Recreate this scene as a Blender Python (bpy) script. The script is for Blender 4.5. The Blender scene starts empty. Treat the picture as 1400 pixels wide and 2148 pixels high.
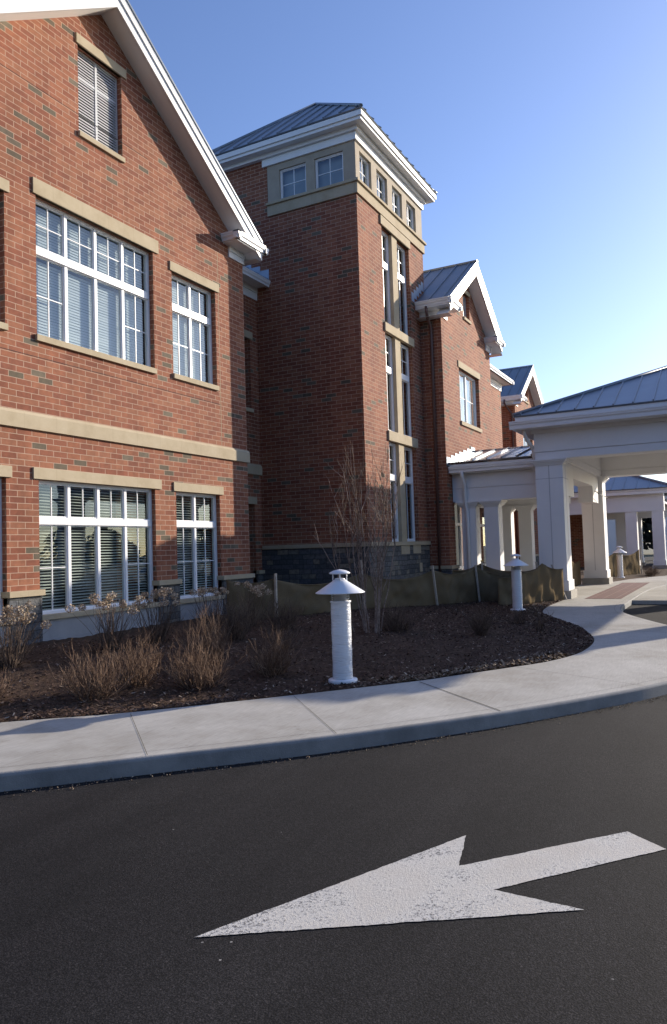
import bpy, math, random
from mathutils import Vector, Matrix
random.seed(7)
D = bpy.data
scene = bpy.context.scene
COL = scene.collection
R = math.radians

# ------------------------------------------------------------------ materials
def new_mat(name):
    m = D.materials.new(name); m.use_nodes = True
    nt = m.node_tree
    for n in list(nt.nodes): nt.nodes.remove(n)
    out = nt.nodes.new('ShaderNodeOutputMaterial')
    return m, nt, out
def N(nt, t, **kw):
    n = nt.nodes.new(t)
    for k, v in kw.items():
        if k.startswith('i_'):
            key = k[2:].replace('_', ' ')
            n.inputs[int(key) if key.isdigit() else key].default_value = v
        else: setattr(n, k, v)
    return n
def ramp(nt, stops, interp='LINEAR'):
    r = nt.nodes.new('ShaderNodeValToRGB'); cr = r.color_ramp; cr.interpolation = interp
    while len(cr.elements) > 1: cr.elements.remove(cr.elements[0])
    for i, (p, c) in enumerate(stops):
        e = cr.elements[0] if i == 0 else cr.elements.new(p)
        e.position = p; e.color = (c[0], c[1], c[2], 1)
    return r
def L(nt, a, b): nt.links.new(a, b)
def mix(nt, fac, a, b, mode='MIX'):
    n = nt.nodes.new('ShaderNodeMix'); n.data_type = 'RGBA'; n.blend_type = mode
    for s, v in ((n.inputs[0], fac), (n.inputs[6], a), (n.inputs[7], b)):
        if hasattr(v, 'default_value'): L(nt, v, s)
        elif isinstance(v, (int, float)): s.default_value = v
        else: s.default_value = (v[0], v[1], v[2], 1)
    return n.outputs[2]
def principled(nt, out, **kw):
    p = N(nt, 'ShaderNodeBsdfPrincipled')
    for k, v in kw.items(): p.inputs[k].default_value = v
    L(nt, p.outputs[0], out.inputs[0]); return p
def bump(nt, p, height, strength=.3, dist=.01):
    b = N(nt, 'ShaderNodeBump'); b.inputs['Strength'].default_value = strength; b.inputs['Distance'].default_value = dist
    L(nt, height, b.inputs['Height']); L(nt, b.outputs[0], p.inputs['Normal']); return b

def noisy(name, c1, c2, scale=3., rough=.7, detail=6., bump_s=0., bump_scale=60., metallic=0., spec=.5, obj=True):
    m, nt, out = new_mat(name)
    p = principled(nt, out, Roughness=rough, Metallic=metallic)
    p.inputs['Specular IOR Level'].default_value = spec
    tc = N(nt, 'ShaderNodeTexCoord')
    n1 = N(nt, 'ShaderNodeTexNoise'); n1.inputs['Scale'].default_value = scale; n1.inputs['Detail'].default_value = detail
    n1.inputs['Roughness'].default_value = .65
    L(nt, tc.outputs['Object'], n1.inputs['Vector'])
    r = ramp(nt, [(.3, c1), (.7, c2)]); L(nt, n1.outputs[0], r.inputs[0]); L(nt, r.outputs[0], p.inputs['Base Color'])
    if bump_s:
        n2 = N(nt, 'ShaderNodeTexNoise'); n2.inputs['Scale'].default_value = bump_scale; n2.inputs['Detail'].default_value = 4
        L(nt, tc.outputs['Object'], n2.inputs['Vector']); bump(nt, p, n2.outputs[0], bump_s, .01)
    return m

def brick_mat():
    m, nt, out = new_mat('red_brick')
    p = principled(nt, out, Roughness=.85); p.inputs['Specular IOR Level'].default_value = .25
    uv = N(nt, 'ShaderNodeUVMap')
    b = N(nt, 'ShaderNodeTexBrick'); b.offset = .5; b.squash = 1.
    b.inputs['Color1'].default_value = (0, 0, 0, 1); b.inputs['Color2'].default_value = (1, 1, 1, 1); b.inputs['Mortar'].default_value = (.5, .5, .5, 1)
    b.inputs['Scale'].default_value = 1; b.inputs['Mortar Size'].default_value = .0056; b.inputs['Mortar Smooth'].default_value = .15
    b.inputs['Bias'].default_value = 0; b.inputs['Brick Width'].default_value = .28; b.inputs['Row Height'].default_value = .0957
    L(nt, uv.outputs[0], b.inputs['Vector'])
    cr = ramp(nt, [(0., (.246, .086, .051)), (.2, (.296, .114, .065)), (.42, (.270, .099, .059)), (.6, (.316, .132, .077)), (.78, (.240, .087, .054)), (.88, (.302, .124, .073)), (.938, (.130, .105, .075)), (.97, (.160, .130, .095))], 'CONSTANT')
    L(nt, b.outputs['Color'], cr.inputs[0])
    n1 = N(nt, 'ShaderNodeTexNoise'); n1.inputs['Scale'].default_value = 9; n1.inputs['Detail'].default_value = 8; n1.inputs['Roughness'].default_value = .7
    L(nt, uv.outputs[0], n1.inputs['Vector'])
    r1 = ramp(nt, [(.3, (.74, .74, .74)), (.7, (1.16, 1.14, 1.1))]); L(nt, n1.outputs[0], r1.inputs[0])
    c = mix(nt, 1., cr.outputs[0], r1.outputs[0], 'MULTIPLY')
    n2 = N(nt, 'ShaderNodeTexNoise'); n2.inputs['Scale'].default_value = .6; n2.inputs['Detail'].default_value = 4
    L(nt, uv.outputs[0], n2.inputs['Vector'])
    r2 = ramp(nt, [(.3, (.84, .82, .82)), (.7, (1.12, 1.12, 1.10))]); L(nt, n2.outputs[0], r2.inputs[0])
    c = mix(nt, 1., c, r2.outputs[0], 'MULTIPLY')
    mpv = N(nt, 'ShaderNodeMapping'); mpv.inputs['Scale'].default_value = (3.5, .35, 1); L(nt, uv.outputs[0], mpv.inputs['Vector'])
    n5 = N(nt, 'ShaderNodeTexNoise'); n5.inputs['Scale'].default_value = 1; n5.inputs['Detail'].default_value = 5; L(nt, mpv.outputs[0], n5.inputs['Vector'])
    r5 = ramp(nt, [(.35, (.88, .88, .88)), (.62, (1.06, 1.06, 1.06))]); L(nt, n5.outputs[0], r5.inputs[0]); c = mix(nt, 1., c, r5.outputs[0], 'MULTIPLY')
    mort = mix(nt, n1.outputs[0], (.40, .27, .19), (.54, .39, .29))
    c = mix(nt, b.outputs['Fac'], c, mort)
    L(nt, c, p.inputs['Base Color'])
    inv = N(nt, 'ShaderNodeMath', operation='MULTIPLY_ADD'); inv.inputs[1].default_value = -1; inv.inputs[2].default_value = 1
    L(nt, b.outputs['Fac'], inv.inputs[0])
    ad = N(nt, 'ShaderNodeMath', operation='MULTIPLY_ADD'); ad.inputs[1].default_value = .25
    n3 = N(nt, 'ShaderNodeTexNoise'); n3.inputs['Scale'].default_value = 70; n3.inputs['Detail'].default_value = 4
    L(nt, uv.outputs[0], n3.inputs['Vector']); L(nt, n3.outputs[0], ad.inputs[0]); L(nt, inv.outputs[0], ad.inputs[2])
    bump(nt, p, ad.outputs[0], .5, .006)
    return m

def ledgestone_mat():
    m, nt, out = new_mat('ledge_stone')
    p = principled(nt, out, Roughness=.8)
    uv = N(nt, 'ShaderNodeUVMap')
    nz = N(nt, 'ShaderNodeTexNoise'); nz.inputs['Scale'].default_value = 2.2; L(nt, uv.outputs[0], nz.inputs['Vector'])
    sc = N(nt, 'ShaderNodeVectorMath', operation='MULTIPLY_ADD'); sc.inputs[1].default_value = (.10, .05, 0)
    L(nt, nz.outputs['Color'], sc.inputs[0]); L(nt, uv.outputs[0], sc.inputs[2])
    b = N(nt, 'ShaderNodeTexBrick'); b.offset = .37; b.offset_frequency = 2; b.squash = .6; b.squash_frequency = 3
    b.inputs['Color1'].default_value = (0, 0, 0, 1); b.inputs['Color2'].default_value = (1, 1, 1, 1)
    b.inputs['Mortar'].default_value = (0, 0, 0, 1)
    b.inputs['Scale'].default_value = 1; b.inputs['Mortar Size'].default_value = .007; b.inputs['Brick Width'].default_value = .33; b.inputs['Row Height'].default_value = .125
    L(nt, sc.outputs[0], b.inputs['Vector'])
    cr = ramp(nt, [(0, (.075, .08, .085)), (.3, (.12, .12, .118)), (.55, (.095, .10, .11)), (.75, (.16, .15, .13)), (.9, (.20, .18, .145))], 'CONSTANT')
    L(nt, b.outputs['Color'], cr.inputs[0])
    n1 = N(nt, 'ShaderNodeTexNoise'); n1.inputs['Scale'].default_value = 14; n1.inputs['Detail'].default_value = 8; L(nt, uv.outputs[0], n1.inputs['Vector'])
    r1 = ramp(nt, [(.3, (.65, .65, .65)), (.7, (1.25, 1.25, 1.25))]); L(nt, n1.outputs[0], r1.inputs[0])
    c = mix(nt, 1., cr.outputs[0], r1.outputs[0], 'MULTIPLY')
    c = mix(nt, b.outputs['Fac'], c, (.035, .035, .035)); L(nt, c, p.inputs['Base Color'])
    h = N(nt, 'ShaderNodeMath', operation='SUBTRACT'); L(nt, n1.outputs[0], h.inputs[0]); L(nt, b.outputs['Fac'], h.inputs[1])
    bump(nt, p, h.outputs[0], .9, .02)
    return m

def caststone_mat():
    m, nt, out = new_mat('buff_cast_stone')
    p = principled(nt, out, Roughness=.85); p.inputs['Specular IOR Level'].default_value = .2
    uv = N(nt, 'ShaderNodeUVMap'); g = N(nt, 'ShaderNodeNewGeometry')
    n1 = N(nt, 'ShaderNodeTexNoise'); n1.inputs['Scale'].default_value = 2.5; n1.inputs['Detail'].default_value = 10; n1.inputs['Roughness'].default_value = .7
    L(nt, g.outputs['Position'], n1.inputs['Vector'])
    r = ramp(nt, [(.3, (.40, .325, .215)), (.5, (.46, .38, .26)), (.72, (.51, .43, .305))]); L(nt, n1.outputs[0], r.inputs[0])
    b = N(nt, 'ShaderNodeTexBrick'); b.offset = 0
    b.inputs['Scale'].default_value = 1; b.inputs['Brick Width'].default_value = .62; b.inputs['Row Height'].default_value = 50; b.inputs['Mortar Size'].default_value = .003
    mp = N(nt, 'ShaderNodeMapping'); mp.inputs['Location'].default_value = (.11, 17.3, 0); L(nt, uv.outputs[0], mp.inputs['Vector']); L(nt, mp.outputs[0], b.inputs['Vector'])
    c = mix(nt, b.outputs['Fac'], r.outputs[0], (.38, .31, .21)); L(nt, c, p.inputs['Base Color'])
    n3 = N(nt, 'ShaderNodeTexNoise'); n3.inputs['Scale'].default_value = 120; L(nt, g.outputs['Position'], n3.inputs['Vector']); bump(nt, p, n3.outputs[0], .25, .004)
    return m

def concrete_mat(name='broomed_concrete', c1=(.375, .357, .325), c2=(.465, .447, .41)):
    m, nt, out = new_mat(name)
    p = principled(nt, out, Roughness=.88); p.inputs['Specular IOR Level'].default_value = .25
    g = N(nt, 'ShaderNodeNewGeometry')
    n1 = N(nt, 'ShaderNodeTexNoise'); n1.inputs['Scale'].default_value = 1.3; n1.inputs['Detail'].default_value = 10; n1.inputs['Roughness'].default_value = .7
    L(nt, g.outputs['Position'], n1.inputs['Vector'])
    r = ramp(nt, [(.3, c1), (.7, c2)]); L(nt, n1.outputs[0], r.inputs[0])
    mp = N(nt, 'ShaderNodeMapping'); mp.inputs['Rotation'].default_value = (0, 0, R(-38)); mp.inputs['Scale'].default_value = (5, 130, 1)
    L(nt, g.outputs['Position'], mp.inputs['Vector'])
    n2 = N(nt, 'ShaderNodeTexNoise'); n2.inputs['Scale'].default_value = 1; n2.inputs['Detail'].default_value = 3; L(nt, mp.outputs[0], n2.inputs['Vector'])
    r2 = ramp(nt, [(.35, (.86, .86, .86)), (.65, (1.08, 1.08, 1.08))]); L(nt, n2.outputs[0], r2.inputs[0])
    c = mix(nt, 1., r.outputs[0], r2.outputs[0], 'MULTIPLY')
    n3 = N(nt, 'ShaderNodeTexNoise'); n3.inputs['Scale'].default_value = 5; n3.inputs['Detail'].default_value = 8; n3.inputs['Roughness'].default_value = .8; L(nt, g.outputs['Position'], n3.inputs['Vector'])
    r3 = ramp(nt, [(.28, (.62, .60, .56)), (.42, (1, 1, 1))]); L(nt, n3.outputs[0], r3.inputs[0])
    c = mix(nt, .7, c, r3.outputs[0], 'MULTIPLY')
    n6 = N(nt, 'ShaderNodeTexNoise'); n6.inputs['Scale'].default_value = .55; n6.inputs['Detail'].default_value = 9; n6.inputs['Roughness'].default_value = .72; L(nt, g.outputs['Position'], n6.inputs['Vector'])
    r6 = ramp(nt, [(.36, (.80, .78, .74)), (.55, (1.04, 1.04, 1.03))]); L(nt, n6.outputs[0], r6.inputs[0]); c = mix(nt, 1., c, r6.outputs[0], 'MULTIPLY')
    L(nt, c, p.inputs['Base Color']); bump(nt, p, n2.outputs[0], .35, .004)
    return m

def asphalt_mat():
    m, nt, out = new_mat('asphalt')
    p = principled(nt, out, Roughness=.86); p.inputs['Specular IOR Level'].default_value = .16
    g = N(nt, 'ShaderNodeNewGeometry'); P = g.outputs['Position']
    v = N(nt, 'ShaderNodeTexVoronoi'); v.inputs['Scale'].default_value = 150; L(nt, P, v.inputs['Vector'])
    vb = N(nt, 'ShaderNodeTexVoronoi'); vb.inputs['Scale'].default_value = 135; L(nt, P, vb.inputs['Vector'])
    n1 = N(nt, 'ShaderNodeTexNoise'); n1.inputs['Scale'].default_value = .45; n1.inputs['Detail'].default_value = 10; n1.inputs['Roughness'].default_value = .68; L(nt, P, n1.inputs['Vector'])
    r = ramp(nt, [(.28, (.0170, .0158, .0168)), (.5, (.0235, .0219, .0230)), (.72, (.0315, .0295, .0305))]); L(nt, n1.outputs[0], r.inputs[0])
    r2 = ramp(nt, [(0, (.5, .5, .5)), (.6, (1.1, 1.1, 1.1)), (.86, (1.6, 1.55, 1.5)), (.96, (2.6, 2.5, 2.4))]); L(nt, v.outputs['Color'], r2.inputs[0])
    c = mix(nt, 1., r.outputs[0], r2.outputs[0], 'MULTIPLY')
    pit = ramp(nt, [(.35, (1, 1, 1)), (.62, (.30, .30, .30))]); L(nt, vb.outputs['Distance'], pit.inputs[0])
    c = mix(nt, .8, c, pit.outputs[0], 'MULTIPLY')
    mp = N(nt, 'ShaderNodeMapping'); mp.inputs['Rotation'].default_value = (0, 0, R(35)); mp.inputs['Scale'].default_value = (.35, 2.2, 1); L(nt, P, mp.inputs['Vector'])
    ns = N(nt, 'ShaderNodeTexNoise'); ns.inputs['Scale'].default_value = 1; ns.inputs['Detail'].default_value = 6; L(nt, mp.outputs[0], ns.inputs['Vector'])
    rs = ramp(nt, [(.35, (.82, .82, .82)), (.65, (1.2, 1.19, 1.17))]); L(nt, ns.outputs[0], rs.inputs[0]); c = mix(nt, 1., c, rs.outputs[0], 'MULTIPLY')
    v2 = N(nt, 'ShaderNodeTexVoronoi'); v2.inputs['Scale'].default_value = 9; L(nt, P, v2.inputs['Vector'])
    r3 = ramp(nt, [(0, (.5, .47, .43)), (.045, (.42, .40, .37)), (.055, (.0, .0, .0))]); L(nt, v2.outputs['Distance'], r3.inputs[0])
    n5 = N(nt, 'ShaderNodeTexNoise'); n5.inputs['Scale'].default_value = 3; L(nt, P, n5.inputs['Vector'])
    r5 = ramp(nt, [(.62, (0, 0, 0)), (.66, (1, 1, 1))]); L(nt, n5.outputs[0], r5.inputs[0])
    c = mix(nt, .6, c, mix(nt, 1., r3.outputs[0], r5.outputs[0], 'MULTIPLY'), 'ADD')
    L(nt, c, p.inputs['Base Color'])
    n4 = N(nt, 'ShaderNodeTexNoise'); n4.inputs['Scale'].default_value = 130; n4.inputs['Detail'].default_value = 5; L(nt, P, n4.inputs['Vector'])
    h = N(nt, 'ShaderNodeMath', operation='SUBTRACT'); L(nt, n4.outputs[0], h.inputs[0]); L(nt, vb.outputs['Distance'], h.inputs[1])
    bump(nt, p, h.outputs[0], .3, .003)
    return m

def paint_mat():
    m, nt, out = new_mat('worn_road_paint')
    p = principled(nt, out, Roughness=.7)
    g = N(nt, 'ShaderNodeNewGeometry')
    n1 = N(nt, 'ShaderNodeTexNoise'); n1.inputs['Scale'].default_value = 75; n1.inputs['Detail'].default_value = 5; n1.inputs['Roughness'].default_value = .75; L(nt, g.outputs['Position'], n1.inputs['Vector'])
    n2 = N(nt, 'ShaderNodeTexNoise'); n2.inputs['Scale'].default_value = 2.6; n2.inputs['Detail'].default_value = 6; L(nt, g.outputs['Position'], n2.inputs['Vector'])
    ad = N(nt, 'ShaderNodeMath', operation='MULTIPLY_ADD'); ad.inputs[1].default_value = .55; L(nt, n2.outputs[0], ad.inputs[0]); L(nt, n1.outputs[0], ad.inputs[2])
    r = ramp(nt, [(.585, (1, 1, 1)), (.665, (0, 0, 0))]); L(nt, ad.outputs[0], r.inputs[0])
    r2 = ramp(nt, [(.32, (.52, .48, .42)), (.5, (.57, .54, .485)), (.68, (.60, .575, .53))]); L(nt, n2.outputs[0], r2.inputs[0])
    rv = N(nt, 'ShaderNodeMath', operation='SUBTRACT'); rv.inputs[0].default_value = 1; 
    c = mix(nt, r.outputs[0], r2.outputs[0], (.16, .15, .145))
    inv = ramp(nt, [(.835, (0, 0, 0)), (.90, (.9, .9, .9))]); L(nt, ad.outputs[0], inv.inputs[0])
    c = mix(nt, inv.outputs[0], r2.outputs[0], (.10, .095, .09))
    L(nt, c, p.inputs['Base Color']); bump(nt, p, n1.outputs[0], .6, .008)
    return m

def glass_mat(name='window_glass', tint=(.84, .89, .87), ior=1.85):
    m, nt, out = new_mat(name)
    t = N(nt, 'ShaderNodeBsdfTransparent'); t.inputs[0].default_value = (*tint, 1)
    gl = N(nt, 'ShaderNodeBsdfGlossy'); gl.inputs['Roughness'].default_value = .0; gl.inputs['Color'].default_value = (.70, .85, 1, 1)
    lw = N(nt, 'ShaderNodeLayerWeight'); lw.inputs['Blend'].default_value = .5      # facing = 1 - |cos|, the same from both sides
    pw = N(nt, 'ShaderNodeMath', operation='POWER'); pw.inputs[1].default_value = 5; L(nt, lw.outputs['Facing'], pw.inputs[0])
    f0 = ((ior - 1) / (ior + 1)) ** 2
    fr = N(nt, 'ShaderNodeMath', operation='MULTIPLY_ADD'); fr.inputs[1].default_value = 1 - f0; fr.inputs[2].default_value = f0; L(nt, pw.outputs[0], fr.inputs[0])
    tc = N(nt, 'ShaderNodeNewGeometry')
    nz = N(nt, 'ShaderNodeTexNoise'); nz.inputs['Scale'].default_value = 1.6; L(nt, tc.outputs['Position'], nz.inputs['Vector'])
    b = N(nt, 'ShaderNodeBump'); b.inputs['Strength'].default_value = .05; b.inputs['Distance'].default_value = .02; L(nt, nz.outputs[0], b.inputs['Height'])
    L(nt, b.outputs[0], gl.inputs['Normal'])
    mx = N(nt, 'ShaderNodeMixShader'); L(nt, fr.outputs[0], mx.inputs[0]); L(nt, t.outputs[0], mx.inputs[1]); L(nt, gl.outputs[0], mx.inputs[2])
    L(nt, mx.outputs[0], out.inputs[0]); return m

def fabric_mat():
    m, nt, out = new_mat('tan_geotextile')
    g = N(nt, 'ShaderNodeNewGeometry'); uv = N(nt, 'ShaderNodeUVMap')
    n1 = N(nt, 'ShaderNodeTexNoise'); n1.inputs['Scale'].default_value = 1.3; n1.inputs['Detail'].default_value = 10; n1.inputs['Roughness'].default_value = .6; L(nt, g.outputs['Position'], n1.inputs['Vector'])
    r = ramp(nt, [(.3, (.150, .110, .064)), (.7, (.215, .165, .102))]); L(nt, n1.outputs[0], r.inputs[0])
    mp = N(nt, 'ShaderNodeMapping'); mp.inputs['Scale'].default_value = (420, 60, 1); L(nt, uv.outputs[0], mp.inputs['Vector'])
    n3 = N(nt, 'ShaderNodeTexNoise'); n3.inputs['Scale'].default_value = 1; n3.inputs['Detail'].default_value = 2; L(nt, mp.outputs[0], n3.inputs['Vector'])
    r3 = ramp(nt, [(.35, (.72, .72, .72)), (.65, (1.2, 1.2, 1.2))]); L(nt, n3.outputs[0], r3.inputs[0])
    c = mix(nt, 1., r.outputs[0], r3.outputs[0], 'MULTIPLY')
    d = N(nt, 'ShaderNodeBsdfDiffuse'); tr = N(nt, 'ShaderNodeBsdfTranslucent')
    L(nt, c, d.inputs[0]); L(nt, c, tr.inputs[0])
    b = N(nt, 'ShaderNodeBump'); b.inputs['Strength'].default_value = .4; b.inputs['Distance'].default_value = .004; L(nt, n3.outputs[0], b.inputs['Height']); L(nt, b.outputs[0], d.inputs['Normal'])
    mx = N(nt, 'ShaderNodeMixShader'); mx.inputs[0].default_value = .12
    L(nt, d.outputs[0], mx.inputs[1]); L(nt, tr.outputs[0], mx.inputs[2]); L(nt, mx.outputs[0], out.inputs[0]); return m

def wrap_mat():
    m, nt, out = new_mat('plastic_wrap')
    p = principled(nt, out, Roughness=.22); p.inputs['Base Color'].default_value = (.72, .73, .75, 1)
    tc = N(nt, 'ShaderNodeTexCoord'); mp = N(nt, 'ShaderNodeMapping'); mp.inputs['Scale'].default_value = (5, 5, 34); L(nt, tc.outputs['Object'], mp.inputs['Vector'])
    n1 = N(nt, 'ShaderNodeTexNoise'); n1.inputs['Scale'].default_value = 1.; n1.inputs['Detail'].default_value = 4; n1.inputs['Distortion'].default_value = 1.2; L(nt, mp.outputs[0], n1.inputs['Vector'])
    bump(nt, p, n1.outputs[0], 1., .016); return m

def chip_mat(name, stops, rough=.9):
    m, nt, out = new_mat(name)
    p = principled(nt, out, Roughness=rough); p.inputs['Specular IOR Level'].default_value = .2
    g = N(nt, 'ShaderNodeNewGeometry'); r = ramp(nt, stops); L(nt, g.outputs['Random Per Island'], r.inputs[0]); L(nt, r.outputs[0], p.inputs['Base Color'])
    return m

M = {}
M['brick'] = brick_mat(); M['ledge'] = ledgestone_mat(); M['stone'] = caststone_mat()
M['concrete'] = concrete_mat(); M['kerb'] = noisy('kerb_concrete_shaded', (.17, .17, .165), (.30, .295, .285), 2.6, .88, 12, .35, 90)  # kerb face: same concrete as the top strip, its shade put into the colour
M['panel'] = noisy('smooth_concrete_panel', (.27, .275, .28), (.34, .345, .35), 2.5, .85, bump_s=.15)
M['asphalt'] = asphalt_mat(); M['paint'] = paint_mat()
M['white'] = noisy('white_trim_paint', (.76, .76, .75), (.82, .82, .81), 1.2, .45, 5, .05, 40)
M['vinyl'] = noisy('white_vinyl', (.78, .78, .79), (.83, .83, .84), 2, .35, 3)
M['offwhite'] = noisy('offwhite_panel', (.71, .71, .71), (.77, .77, .77), .9, .55, 6, .05, 30)
M['roof'] = noisy('blue_metal_roof', (.185, .215, .252), (.225, .258, .298), 1.1, .36, 6, metallic=.35)
M['flash'] = noisy('grey_flashing', (.34, .40, .47), (.42, .48, .55), 3, .38, 5, metallic=.6)
M['gutter'] = noisy('white_gutter', (.74, .74, .74), (.80, .80, .80), 2, .3, 4)
M['pipe'] = noisy('brown_downspout', (.085, .042, .036), (.115, .058, .048), 2, .4, 4)
M['glass'] = glass_mat()
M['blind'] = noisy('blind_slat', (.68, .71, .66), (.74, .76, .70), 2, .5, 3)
M['curtain'] = noisy('curtain_cloth', (.72, .75, .78), (.80, .82, .84), 2, .8, 3)
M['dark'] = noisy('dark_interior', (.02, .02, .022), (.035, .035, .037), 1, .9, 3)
M['louver'] = noisy('louver_paint', (.50, .505, .51), (.57, .575, .58), 2, .45, 3)
M['fabric'] = fabric_mat()
M['stake'] = noisy('weathered_stake', (.33, .29, .24), (.50, .45, .38), 9, .85, 6)
M['lamp'] = noisy('lamp_enamel', (.74, .75, .78), (.78, .79, .82), 3, .3, 3)
M['wrap'] = wrap_mat()
M['lens'] = glass_mat('lamp_lens', (.8, .8, .8), 1.6)
M['mulch'] = noisy('bark_mulch', (.036, .022, .014), (.115, .073, .050), 22, .95, 10, .9, 45, spec=.15)
M['chips'] = chip_mat('bark_chips', [(0, (.034, .019, .014)), (.45, (.078, .045, .033)), (.8, (.14, .085, .062)), (.93, (.22, .155, .11)), (1, (.42, .34, .26))])
M['litter'] = chip_mat('leaf_litter', [(0, (.07, .045, .03)), (.5, (.19, .13, .085)), (.85, (.30, .23, .16)), (1, (.48, .40, .31))])
M['twig'] = chip_mat('dry_twigs', [(0, (.085, .050, .034)), (.5, (.165, .103, .070)), (1, (.30, .205, .142))])
M['twig2'] = chip_mat('grey_twigs', [(0, (.07, .048, .038)), (.6, (.13, .092, .07)), (1, (.20, .145, .11))])
M['bark'] = noisy('pale_bark', (.13, .082, .064), (.40, .31, .255), 20, .8, 6)
M['petal'] = chip_mat('dried_petals', [(0, (.28, .205, .135)), (.5, (.48, .375, .26)), (1, (.66, .54, .41))])
M['paver'] = None
M['grass'] = noisy('dry_grass', (.08, .075, .035), (.15, .13, .07), .4, .95, 9, .4, 12)
M['joint'] = noisy('joint_filler', (.055, .053, .05), (.10, .095, .09), 8, .95, 4)
M['woods'] = chip_mat('winter_woods', [(0, (.008, .010, .006)), (.6, (.016, .016, .010)), (1, (.035, .028, .020))])
M['rubber'] = noisy('dark_cable', (.02, .02, .02), (.04, .04, .04), 4, .6, 2)
M['tip'] = noisy('yellow_tip', (.55, .36, .05), (.65, .45, .08), 6, .6, 3)
M['greystone'] = noisy('grey_stone', (.29, .27, .235), (.40, .375, .33), 3, .85, 9, .3, 80)
M['taupe'] = noisy('taupe_cast_stone', (.34, .285, .215), (.42, .36, .275), 3, .85, 9, .2, 100)
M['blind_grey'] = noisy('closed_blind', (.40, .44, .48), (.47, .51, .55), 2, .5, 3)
M['shade_grey'] = noisy('grey_roller_shade', (.24, .245, .24), (.30, .305, .30), 2, .8, 3)
M['teal'] = noisy('dark_teal_mark', (.01, .06, .07), (.015, .08, .09), 4, .5, 2)
def paver_mat():
    m, nt, out = new_mat('red_pavers'); p = principled(nt, out, Roughness=.85)
    uv = N(nt, 'ShaderNodeUVMap'); b = N(nt, 'ShaderNodeTexBrick'); b.offset = 0
    b.inputs['Color1'].default_value = (.10, .036, .032, 1); b.inputs['Color2'].default_value = (.15, .055, .045, 1); b.inputs['Mortar'].default_value = (.22, .14, .12, 1)
    b.inputs['Scale'].default_value = 1; b.inputs['Brick Width'].default_value = .20; b.inputs['Row Height'].default_value = .30; b.inputs['Mortar Size'].default_value = .011
    L(nt, uv.outputs[0], b.inputs['Vector']); L(nt, b.outputs['Color'], p.inputs['Base Color'])
    mp = N(nt, 'ShaderNodeMapping'); mp.inputs['Scale'].default_value = (22, 22, 22); L(nt, uv.outputs[0], mp.inputs['Vector'])
    v = N(nt, 'ShaderNodeTexVoronoi'); v.inputs['Scale'].default_value = 1; v.inputs['Randomness'].default_value = 0; L(nt, mp.outputs[0], v.inputs['Vector'])
    bump(nt, p, v.outputs['Distance'], -.6, .006) if False else bump(nt, p, v.outputs['Distance'], .5, .006)
    return m
M['paver'] = paver_mat()

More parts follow.
